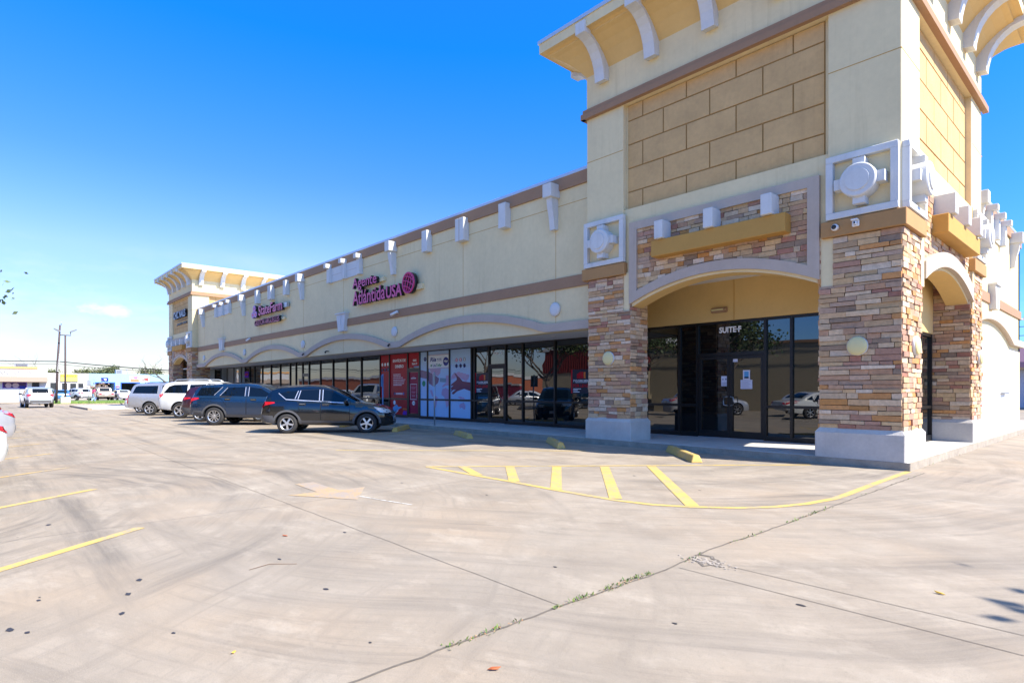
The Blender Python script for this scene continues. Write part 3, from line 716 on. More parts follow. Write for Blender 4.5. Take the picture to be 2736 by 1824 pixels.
text('door_lettering', 'Suite - E', front(0, YG-.001), -17.35, -16.84, 2.82, 2.92, .004, PW, MALL, None, .02, .003)
def paper(label, x0, x1, z0, z1, shapes=()):
    o = poster(label, x0, x1, z0, z1, mat('paper', (.66, .66, .74), .7), 'notice', 'paper_notice', .012)
    if shapes: art('printed_lines', o, shapes, .0165)
LN = mat('ink', (.12, .12, .2), .7)
paper('portrait paper notice with two small icons on the left door leaf', -7.88, -7.69, 1.55, 1.82, [(circ(-7.83, 1.73, .018), LN), (circ(-7.745, 1.735, .022), LN)]+[(rect(-7.865, -7.71, z, z+.008), LN) for z in (1.64, 1.615, 1.59, 1.57)])
paper('portrait paper notice with a blue picture on the right door leaf', -7.27, -7.08, 1.715, 1.965, [(rect(-7.235, -7.115, 1.75, 1.93), PSKY), (rect(-7.235, -7.115, 1.75, 1.79), PN)])
paper('landscape paper notice of small text under the one with a blue picture', -7.335, -7.02, 1.475, 1.71, [(rect(-7.31, -7.04-.04*(k % 3), 1.50+.028*k, 1.506+.028*k), LN) for k in range(7)])
paper('tiny white card in the top corner of the right door leaf', -7.545, -7.415, 2.19, 2.275)
o = root('window_sign', (-45.35, YG, 2.4), 'small purple OPEN sign in a window near the far tower', 'sign'); m = MB(); m.box(-45.75, -44.9, .06, .09, 2.35, 2.8, PPUR, T=T); m.build('sheet', o); text('lettering', 'OPEN', T, -45.65, -45.0, 2.5, 2.66, .01, RED, o, None, .03, .091)

# ------------------------------------------------------------------ ground
def ground_mat():
    m, nt, p = nodes('lot_concrete'); co = obj_co(nt)
    big = noise(nt, co, .22, 4); mid = noise(nt, co, 1.1, 6, .65); fine = noise(nt, co, 26., 4, .7); grit = noise(nt, co, 190., 2, .7)
    c = ramp(nt, mid, [(.28, (.215, .182, .148)), (.5, (.295, .258, .216)), (.72, (.375, .332, .285))])
    c = mixc(nt, ramp(nt, big, [(.38, .0), (.66, .6)]), c, (.245, .224, .20))
    c = mixc(nt, ramp(nt, noise(nt, co, .45, 3), [(.48, 0.), (.68, .5)]), c, (.37, .29, .21))
    # tyre tracks: along the aisle (x) and sweeping round the corner island
    st = noise(nt, obj_co(nt, (.07, 1.6, 1.)), 1., 6, .68)
    wn = nt.nodes.new('ShaderNodeTexNoise'); nt.links.new(co, wn.inputs['Vector']); wn.inputs['Scale'].default_value = .22; wn.inputs['Detail'].default_value = 2.
    wv = nt.nodes.new('ShaderNodeVectorMath'); wv.operation = 'MULTIPLY_ADD'; nt.links.new(wn.outputs['Color'], wv.inputs[0]); wv.inputs[1].default_value = (1.3, 1.3, 0.); nt.links.new(co, wv.inputs[2])
    sep = nt.nodes.new('ShaderNodeSeparateXYZ'); nt.links.new(wv.outputs[0], sep.inputs[0])
    X, Y = sep.outputs[0], sep.outputs[1]
    dx = mth(nt, 'SUBTRACT', X, -9.5); dy = mth(nt, 'SUBTRACT', Y, -2.)
    rad = mth(nt, 'SQRT', mth(nt, 'ADD', mth(nt, 'MULTIPLY', dx, dx), mth(nt, 'MULTIPLY', dy, dy)))
    ang = mth(nt, 'ARCTAN2', dy, dx)
    cmb = nt.nodes.new('ShaderNodeCombineXYZ'); nt.links.new(mth(nt, 'MULTIPLY', rad, 1.9), cmb.inputs[0]); nt.links.new(mth(nt, 'MULTIPLY', ang, .8), cmb.inputs[1])
    arc = noise(nt, cmb.outputs[0], 1., 6, .66)
    bx = mth(nt, 'SUBTRACT', X, -9.); by = mth(nt, 'SUBTRACT', Y, 13.)
    br = mth(nt, 'SQRT', mth(nt, 'ADD', mth(nt, 'MULTIPLY', bx, bx), mth(nt, 'MULTIPLY', by, by))); ba = mth(nt, 'ARCTAN2', by, bx)
    cb = nt.nodes.new('ShaderNodeCombineXYZ'); nt.links.new(mth(nt, 'MULTIPLY', br, 1.7), cb.inputs[0]); nt.links.new(mth(nt, 'MULTIPLY', ba, 1.1), cb.inputs[1])
    cb2 = nt.nodes.new('ShaderNodeCombineXYZ'); nt.links.new(mth(nt, 'MULTIPLY', br, 9.), cb2.inputs[0]); nt.links.new(mth(nt, 'MULTIPLY', ba, 4.), cb2.inputs[1])
    w3 = mth(nt, 'ADD', mth(nt, 'MULTIPLY', ramp(nt, noise(nt, cb.outputs[0], 1., 5, .62), [(.46, 0.), (.70, 1.)]), .70), mth(nt, 'MULTIPLY', ramp(nt, noise(nt, cb2.outputs[0], 1., 4, .7), [(.46, 0.), (.68, 1.)]), .42))
    w3 = mth(nt, 'MULTIPLY', w3, ramp(nt, mth(nt, 'MULTIPLY_ADD', X, .06, .75), [(.22, 0.), (.50, 1.)]))
    w4 = ramp(nt, noise(nt, obj_co(nt, (.16, 2.2, 1.), (0, 0, .886)), 1., 6, .68), [(.43, 0.), (.64, 1.)])
    w4 = mth(nt, 'MULTIPLY', w4, mth(nt, 'MULTIPLY', ramp(nt, mth(nt, 'MULTIPLY_ADD', Y, -.12, .62), [(.2, 0.), (.45, 1.)]), ramp(nt, mth(nt, 'MULTIPLY_ADD', X, -.12, -.1), [(.2, 0.), (.5, 1.)])))
    w1 = mth(nt, 'MULTIPLY', ramp(nt, st, [(.47, 0.), (.68, 1.)]), ramp(nt, mth(nt, 'MULTIPLY_ADD', X, -.07, 0.), [(.30, .12), (.75, 1.)]))
    w1 = mth(nt, 'MAXIMUM', w1, mth(nt, 'MAXIMUM', w3, w4)); w2 = ramp(nt, arc, [(.49, 0.), (.68, 1.)])
    near = ramp(nt, mth(nt, 'MULTIPLY', rad, .04), [(.22, 1.), (.62, 0.)])
    k = mth(nt, 'MAXIMUM', mth(nt, 'MULTIPLY', w1, .85), mth(nt, 'MULTIPLY', mth(nt, 'MULTIPLY', w2, near), .9))
    cm2 = nt.nodes.new('ShaderNodeCombineXYZ'); nt.links.new(mth(nt, 'MULTIPLY', rad, 9.), cm2.inputs[0]); nt.links.new(mth(nt, 'MULTIPLY', ang, 2.2), cm2.inputs[1])
    fa = ramp(nt, noise(nt, cm2.outputs[0], 1., 5, .7), [(.46, 0.), (.70, .55)]); fl = ramp(nt, noise(nt, obj_co(nt, (.35, 7., 1.), (0, 0, .12)), 1., 5, .7), [(.50, 0.), (.74, .22)])
    k = mth(nt, 'MAXIMUM', k, mth(nt, 'MAXIMUM', mth(nt, 'MULTIPLY', fa, near), fl))
    k = mth(nt, 'MULTIPLY', k, ramp(nt, noise(nt, co, .33, 3), [(.34, .32), (.54, 1.)]))
    c = mixc(nt, k, c, (.115, .104, .094))
    pale = ramp(nt, noise(nt, obj_co(nt, (.55, .9, 1.), (0, 0, -.6)), 1.7, 6, .72), [(.54, 0.), (.74, .5)])
    c = mixc(nt, pale, c, (.46, .42, .37))
    c = mixc(nt, ramp(nt, fine, [(.30, .30), (.46, 0.)]), c, (.16, .145, .13))
    c = mixc(nt, ramp(nt, grit, [(.30, .5), (.48, 0.)]), c, (.13, .115, .10))
    c = mixc(nt, ramp(nt, grit, [(.56, 0.), (.72, .4)]), c, (.46, .42, .37))
    # old drips and spots
    vo = nt.nodes.new('ShaderNodeTexVoronoi'); nt.links.new(co, vo.inputs['Vector']); vo.inputs['Scale'].default_value = .8
    hs = nt.nodes.new('ShaderNodeSeparateColor'); nt.links.new(vo.outputs['Color'], hs.inputs[0])
    rs = mth(nt, 'MULTIPLY', mth(nt, 'GREATER_THAN', hs.outputs[0], .35), mth(nt, 'MULTIPLY', hs.outputs[1], .042))
    d2 = mth(nt, 'ADD', vo.outputs['Distance'], mth(nt, 'MULTIPLY', mth(nt, 'SUBTRACT', fine, .5), .05))
    c = mixc(nt, mth(nt, 'MULTIPLY', mth(nt, 'LESS_THAN', d2, rs), .62), c, (.07, .062, .055))
    c = mixc(nt, 1., c, (1.05, 1.0, .92), 'MULTIPLY')
    nt.links.new(c, p.inputs['Base Color']); p.inputs['Roughness'].default_value = .88
    b = nt.nodes.new('ShaderNodeBump'); b.inputs['Strength'].default_value = .35; b.inputs['Distance'].default_value = .01
    nt.links.new(mth(nt, 'ADD', mth(nt, 'MULTIPLY', fine, .7), mth(nt, 'MULTIPLY', grit, .4)), b.inputs['Height']); nt.links.new(b.outputs[0], p.inputs['Normal'])
    return m
GROUND = ground_mat()
m = MB(); m.face([(-600, -500, 0), (300, -500, 0), (300, 500, 0), (-600, 500, 0)], GROUND); structure(m.build('parking_lot', recalc=False))
def paint_mat(name, c, wear, under=(.29, .255, .213)):
    m, nt, p = nodes(name); co = obj_co(nt)
    f = mth(nt, 'ADD', mth(nt, 'MULTIPLY', noise(nt, co, 22., 6, .75), .65), mth(nt, 'MULTIPLY', noise(nt, co, 2.2, 3), .35))
    k = ramp(nt, f, [(wear-.06, 0.), (wear+.05, 1.)])
    cc = ramp(nt, noise(nt, co, 5., 4), [(.3, tuple(x*.86 for x in c)), (.7, c)])
    nt.links.new(mixc(nt, k, under, cc), p.inputs['Base Color']); p.inputs['Roughness'].default_value = .75
    return m
YEL = paint_mat('yellow_line_paint', (.55, .39, .11), .455); YELF = paint_mat('faded_yellow_paint', (.50, .34, .12), .475); PEACH = paint_mat('faded_arrow_paint', (.46, .31, .15), .525, (.31, .26, .22)); WLINE = paint_mat('white_line_paint', (.75, .74, .7), .47)
def stripe(name, pts, w, mt, z=.004):
    m = MB(); pts = [Vector((p[0], p[1], 0)) for p in pts]; L = []; Rr = []
    for k, p in enumerate(pts):
        d = (pts[min(k+1, len(pts)-1)]-pts[max(k-1, 0)]).normalized(); n = Vector((-d.y, d.x, 0))*w/2
        L.append(m.bm.verts.new(p+n+Vector((0, 0, z)))); Rr.append(m.bm.verts.new(p-n+Vector((0, 0, z))))
    for k in range(len(pts)-1):
        f = m.bm.faces.new((L[k], Rr[k], Rr[k+1], L[k+1])); f.material_index = m.mi(mt)
    o = m.build(name, recalc=False)
    for p in o.data.polygons:
        if p.normal.z < 0: p.flip()
    return structure(o)
dR = (.69, .724)
for x, y, L in ((-13.21, 6.37, 6.0), (-16.1, 7.22, 6.2), (-18.68, 8.2, 5.0)): stripe('parking_line', [(x, y), (x+dR[0]*L, y+dR[1]*L)], .10, YELF if x < -14 else YEL)
for k in range(8): stripe('parking_line', [(-23.0-3.95*k, 7.6), (-23.0-3.95*k+dR[0]*5.6, 7.6+dR[1]*5.6)], .10, YELF)
for k in range(1, 14):
    x = -3.95-3.24*k
    stripe('parking_line', [(x, 1.28), (x+3.3, 1.28-4.05)], .11, YEL if k < 3 else YELF)
for k in range(6): stripe('parking_line', [(-57.5+.0*k, -3.0+3.0*k), (-62.5, -3.0+3.0*k)], .11, YELF)
stripe('island_marking', [(-9.26, 6.27), (-4.46, 11.91)], .10, YEL)
stripe('island_marking', [(-9.20, 6.27), (-7.72, 6.24), (-6.82, 6.24), (-5.83, 6.19), (-4.75, 6.20), (-4.26, 6.30), (-3.85, 6.54), (-3.43, 6.90), (-3.17, 7.27), (-2.97, 7.79), (-2.86, 8.43), (-2.86, 9.0), (-2.90, 10.41), (-2.92, 12.2)], .105, YEL, .0045)
for a, b_ in (((-8.76, 6.76), (-7.70, 6.27)), ((-8.17, 7.42), (-6.80, 6.27)), ((-7.58, 8.08), (-5.84, 6.21)), ((-6.97, 8.74), (-4.82, 6.28)), ((-6.41, 9.44), (-3.85, 6.57))): stripe('island_marking', [a, b_], .17, YEL, .0055)
m = MB(); z = .0045
for q in ([(-8.9, 3.62), (-8.9, 3.91), (-7.93, 3.87), (-8.0, 3.57)], [(-7.93, 3.87), (-7.94, 4.29), (-7.08, 3.71), (-8.02, 3.16), (-8.0, 3.57)]): m.face([(x, y, z) for x, y in q][::-1], PEACH)
structure(m.build('arrow_marking'))
stripe('parking_line', [(-7.29, 3.86), (-6.8, 3.95), (-6.3, 4.06)], .025, WLINE)
JOINT = mat('joint_filler', (.13, .11, .09), .95, var=.3, vs=12.)
def jline(pts, w, jit=.012, seed=1, step=.12):
    r2 = random.Random(seed); out = []
    for (a, b), (c, d) in zip(pts, pts[1:]):
        n = max(2, int(math.hypot(c-a, d-b)/step))
        for k in range(n): t = k/n; out.append((a+(c-a)*t+r2.uniform(-jit, jit), b+(d-b)*t+r2.uniform(-jit, jit)))
    out.append(pts[-1]); return out
stripe('pavement_joint', jline([(-2.68, 12.2), (-2.69, 7.6), (-2.68, 5.8), (-2.72, 5.0), (-2.68, 4.5), (-2.64, 4.1), (-2.67, 3.0), (-2.68, 1.9), (-2.69, -6.)], .022, .010), .017, JOINT, .003)
stripe('pavement_joint', jline([(-2.74, 4.75), (-2.6, 4.7), (-2.46, 4.62), (-2.40, 4.52)], .02, .03, 2, .05), .035, JOINT, .0035); stripe('pavement_joint', jline([(-2.62, 4.52), (-2.5, 4.44), (-2.38, 4.5)], .02, .03, 3, .05), .03, JOINT, .0036)
stripe('pavement_joint', jline([(-2.7, 2.9), (-13.1, 2.97), (-24., 3.08), (-45, 3.1)], .02, .006, 4, .3), .0055, JOINT, .0034)
stripe('pavement_joint', [(-2.6, 4.23), (3., 4.2)], .007, JOINT, .0034); stripe('pavement_joint', [(-2.35, 4.57), (3., 4.55)], .007, JOINT, .0034)
for x in (-7.4, -12.2, -17.1, -22., -27., -34., -42.): stripe('pavement_joint', [(x, -9.), (x, 12.2)], .007, mat('hairline_joint', (.19, .17, .15), .95), .0032)
stripe('pavement_joint', [(-2.7, 8.6), (-24, 8.7)], .007, mat('hairline_joint', (0, 0, 0)), .0033)
# tar spots and leaves lying on the slab
SPOT = mat('tar_spot', (.035, .032, .035), .6)
m = MB(); r2 = random.Random(5)
for x, y, s in ((x_, y_, s_*.62) for x_, y_, s_ in ((-4.66, .15, .05), (-4.54, .23, .035), (-5.18, .32, .035), (-5.25, .33, .02), (-5.22, .92, .05), (-4.91, .80, .05), (-4.51, .70, .045), (-5.05, 1.92, .035), (-4.06, 1.88, .04), (-3.03, 1.67, .018), (-3.94, .87, .025), (-5.55, 2.77, .045), (-8.0, .58, .06), (-2.1, 1.75, .03), (-3.3, 3.5, .03), (-2.0, 3.2, .03), (-1.6, 4.1, .05), (-7.9, 4.9, .04), (-6.2, 5.2, .035), (-5.9, 8.2, .05), (-4.4, 7.7, .04))):
    n = 9; m.face([(x+s*r2.uniform(.6, 1.2)*math.cos(2*math.pi*k/n)*1.2, y+s*r2.uniform(.5, 1.)*math.sin(2*math.pi*k/n)*.8, .0028) for k in range(n)], SPOT)
structure(m.build('tar_spots', recalc=False))
LEAFB = mat('dry_leaf', (.38, .10, .03), .7); LEAFY = mat('yellow_leaf', (.60, .36, .05), .7); TWIG = mat('twig', (.16, .09, .05), .9)
def leaf(x, y, s, mt, label):
    m = MB(); a = r2.uniform(0, 6); c, q = math.cos(a), math.sin(a)
    pts = [(-1, 0, .1), (-.4, -.32, .25), (.4, -.3, .2), (1, 0, .45), (.4, .3, .15), (-.4, .3, .3)]
    top = [m.bm.verts.new((s*(u*c-v*q), s*(u*q+v*c), s*w+.003)) for u, v, w in pts]; bot = [m.bm.verts.new((s*(u*c-v*q), s*(u*q+v*c), s*w)) for u, v, w in pts]
    m.mi(mt); m.bm.faces.new(top); m.bm.faces.new(bot[::-1])
    for k in range(6): m.bm.faces.new((bot[k], bot[(k+1) % 6], top[(k+1) % 6], top[k]))
    o = m.build('fallen_leaf'); o.location = (x, y, .001); tag(o, label, 'leaf')
leaf(-2.30, 1.98, .035, LEAFB, 'rust brown curled leaf on the concrete beside the weedy joint')
leaf(-5.80, 2.26, .03, LEAFB, 'small brown leaf on the grey track left of the long pavement joint')
leaf(-1.02, 5.05, .035, LEAFY, 'yellow leaf lying alone on the drive right of the corner tower')
leaf(-3.42, 1.05, .022, LEAFY, 'tiny yellow leaf on the bare concrete in the foreground')
def twig(pts, label):
    m = MB(); m.tube([(x, y, .006) for x, y in pts], [.0018, .0025, .0016], TWIG, 5); tag(centre(m.build('fallen_twig'), (pts[0][0], pts[0][1], 0)), label, 'twig')
twig([(-1.78, 2.02), (-1.70, 1.99), (-1.62, 1.99)], 'thin bent twig near the yellow-green weedy joint in the foreground')
twig([(-.98, 2.32), (-.90, 2.33), (-.80, 2.36)], 'thin straight twig at the lower right of the concrete')
twig([(-4.9, 1.62), (-4.95, 1.8), (-4.8, 1.97)], 'thin curved twig on the tyre marks left of centre')
# weeds and litter in the joint: nobody could count them
WEED = attr_mat('weed_leaf', .7, 0, 30, .1, 20.)
m = MB()
for y0, y1, n in ((1.95, 2.55, 150), (2.8, 3.25, 170), (3.3, 3.95, 330), (5.2, 5.95, 70), (6.5, 7.8, 200), (4.4, 4.7, 50), (9., 12., 60), (12.3, 26, 70)):
    for _ in range(int(n*.6)):
        y = r2.uniform(y0, y1); x = (-2.68 if y < 12.2 else -2.90)+r2.gauss(0, .018); green = r2.random() < .62
        s = r2.uniform(.007, .021)*(1 if green else .8); a = r2.uniform(0, 6.28); h = r2.uniform(.4, 1.6)*s if green else s*.25
        c = r2.choice([(.09, .15, .02), (.13, .18, .03), (.06, .11, .02)]) if green else r2.choice([(.42, .22, .10), (.5, .33, .18), (.30, .16, .09)])
        dx, dy = math.cos(a)*s, math.sin(a)*s
        m.face([(x, y, .002), (x+dx*.6-dy*.35, y+dy*.6+dx*.35, .002+h*.6), (x+dx*1.2, y+dy*1.2, .003+h), (x+dx*.6+dy*.35, y+dy*.6-dx*.35, .002+h*.5)], WEED, c)
stuff(m.build('joint_weeds', recalc=False))
RUB = mat('broken_concrete', (.30, .26, .22), .95, var=.2, vs=20.)
m = MB()
for _ in range(110):
    x, y, s = -2.52+r2.gauss(0, .11), 4.55+r2.gauss(0, .05), r2.uniform(.003, .014)
    m.hexa([(x+s*a*r2.uniform(.7, 1.2), y+s*b*r2.uniform(.7, 1.2), zz*s*.5) for zz in (0, 1) for a, b in ((-1, -1), (1, -1), (1, 1), (-1, 1))], RUB)
stuff(m.build('concrete_rubble'))

# wheel stops
STOPM = paint_mat('wheel_stop_paint', (.56, .37, .10), .44, (.36, .31, .25))
def wheel_stop(x, y, ang, L, label):
    o = root('wheel_stop', (x, y, 0), label, 'wheel stop', 'yellow concrete wheel stops before the sidewalk', R(ang)) ; WO.pop(o.name, None)
    m = MB(); h, b_, t = .15, .115, .06; e = .06
    m.hexa([(-L/2, -b_, 0), (L/2, -b_, 0), (L/2, b_, 0), (-L/2, b_, 0), (-L/2+e, -t, h), (L/2-e, -t, h), (L/2-e, t, h), (-L/2+e, t, h)], STOPM, bev=.014)
    o2 = m.build('body', o)
    m = MB()
    for k in (-1, 1): m.lathe([(.018, h-.002), (.018, h+.006)], STEEL, (k*L*.33, 0, 0), (0, 0, 1), 8)
    m.build('bolt', o)
wheel_stop(-6.88, 11.30, -43.5, 2.15, 'bright yellow wheel stop before the pier of the near tower')
wheel_stop(-10.55, 11.18, -37, 1.85, 'chipped yellow wheel stop left of the near tower, in the shade line')
wheel_stop(-14.40, 11.12, -24, 1.75, 'rough worn yellow wheel stop in the middle of the shaded stalls')
wheel_stop(-18.22, 11.28, 134, 1.85, 'pale yellow wheel stop right at the nose of the black crossover')
wheel_stop(-21.9, 11.1, -43, 1.85, 'wheel stop partly hidden under the black crossover')

# posts before the storefront
BLUEP = mat('blue_sign_paint', (.10, .22, .42), .4)
def post(x, y, label, blue):
    o = root('sign_post', (x, y, .15), label, 'sign post')
    m = MB(); m.tube([(x, y, .15), (x, y, 2.1)], .028, BLUEP if blue else STEEL, 8); m.build('pole', o)
    m = MB(); a, b_ = .72*.16, -.69*.16; m.hexa([(x+s*a+t*.0075, y+s*b_+t*.0075-.03, z) for z in (1.58, 2.06) for s, t in ((-1, -1), (1, -1), (1, 1), (-1, 1))], BLUEP if blue else STEEL, bev=.002); p = m.build('sign_plate', o); return o
post(-17.70, 12.36, 'thin grey sign post seen edge-on before the pale blue posters', 0); post(-21.45, 12.4, 'blue sign post seen edge-on before the narrow red poster', 1)
# ------------------------------------------------------------------ vehicles
def paintm(name, c, metal=.25, rough=.28): return mat('paint_'+name, c, rough, metal=metal, coat=1.)
CGL = glass_mat('car_glass', (.004, .007, .012), 1.42, 0); TRIM = mat('silver_window_trim', (.62, .63, .66), .3, metal=.5); TYRE = mat('tyre_rubber', (.028, .027, .027), .8); ALLOY = mat('alloy_rim', (.62, .62, .63), .28, metal=.85); WELL = mat('wheel_well', (.006, .006, .006), .95)
CLAD = mat('grey_cladding', (.085, .085, .088), .6); TAIL = mat('tail_lens', (.55, .012, .02), .15, coat=.8); LENS = mat('clear_lens', (.55, .57, .58), .12, coat=.8); AMBER = mat('amber_lens', (.7, .2, .03), .2); SEAM = mat('panel_gap', (.005, .005, .005), .8)
PLATEM = mat('licence_plate', (.7, .7, .7), .4); CHR = CHROME
def lerp(tab, x):
    if x <= tab[0][0]: return tab[0][1]
    for (a, b), (c, d) in zip(tab, tab[1:]):
        if x <= c: return b+(d-b)*(x-a)/(c-a)
    return tab[-1][1]
def sm(tab, x, h=.05): return (lerp(tab, x-h)+2*lerp(tab, x)+lerp(tab, x+h))/4
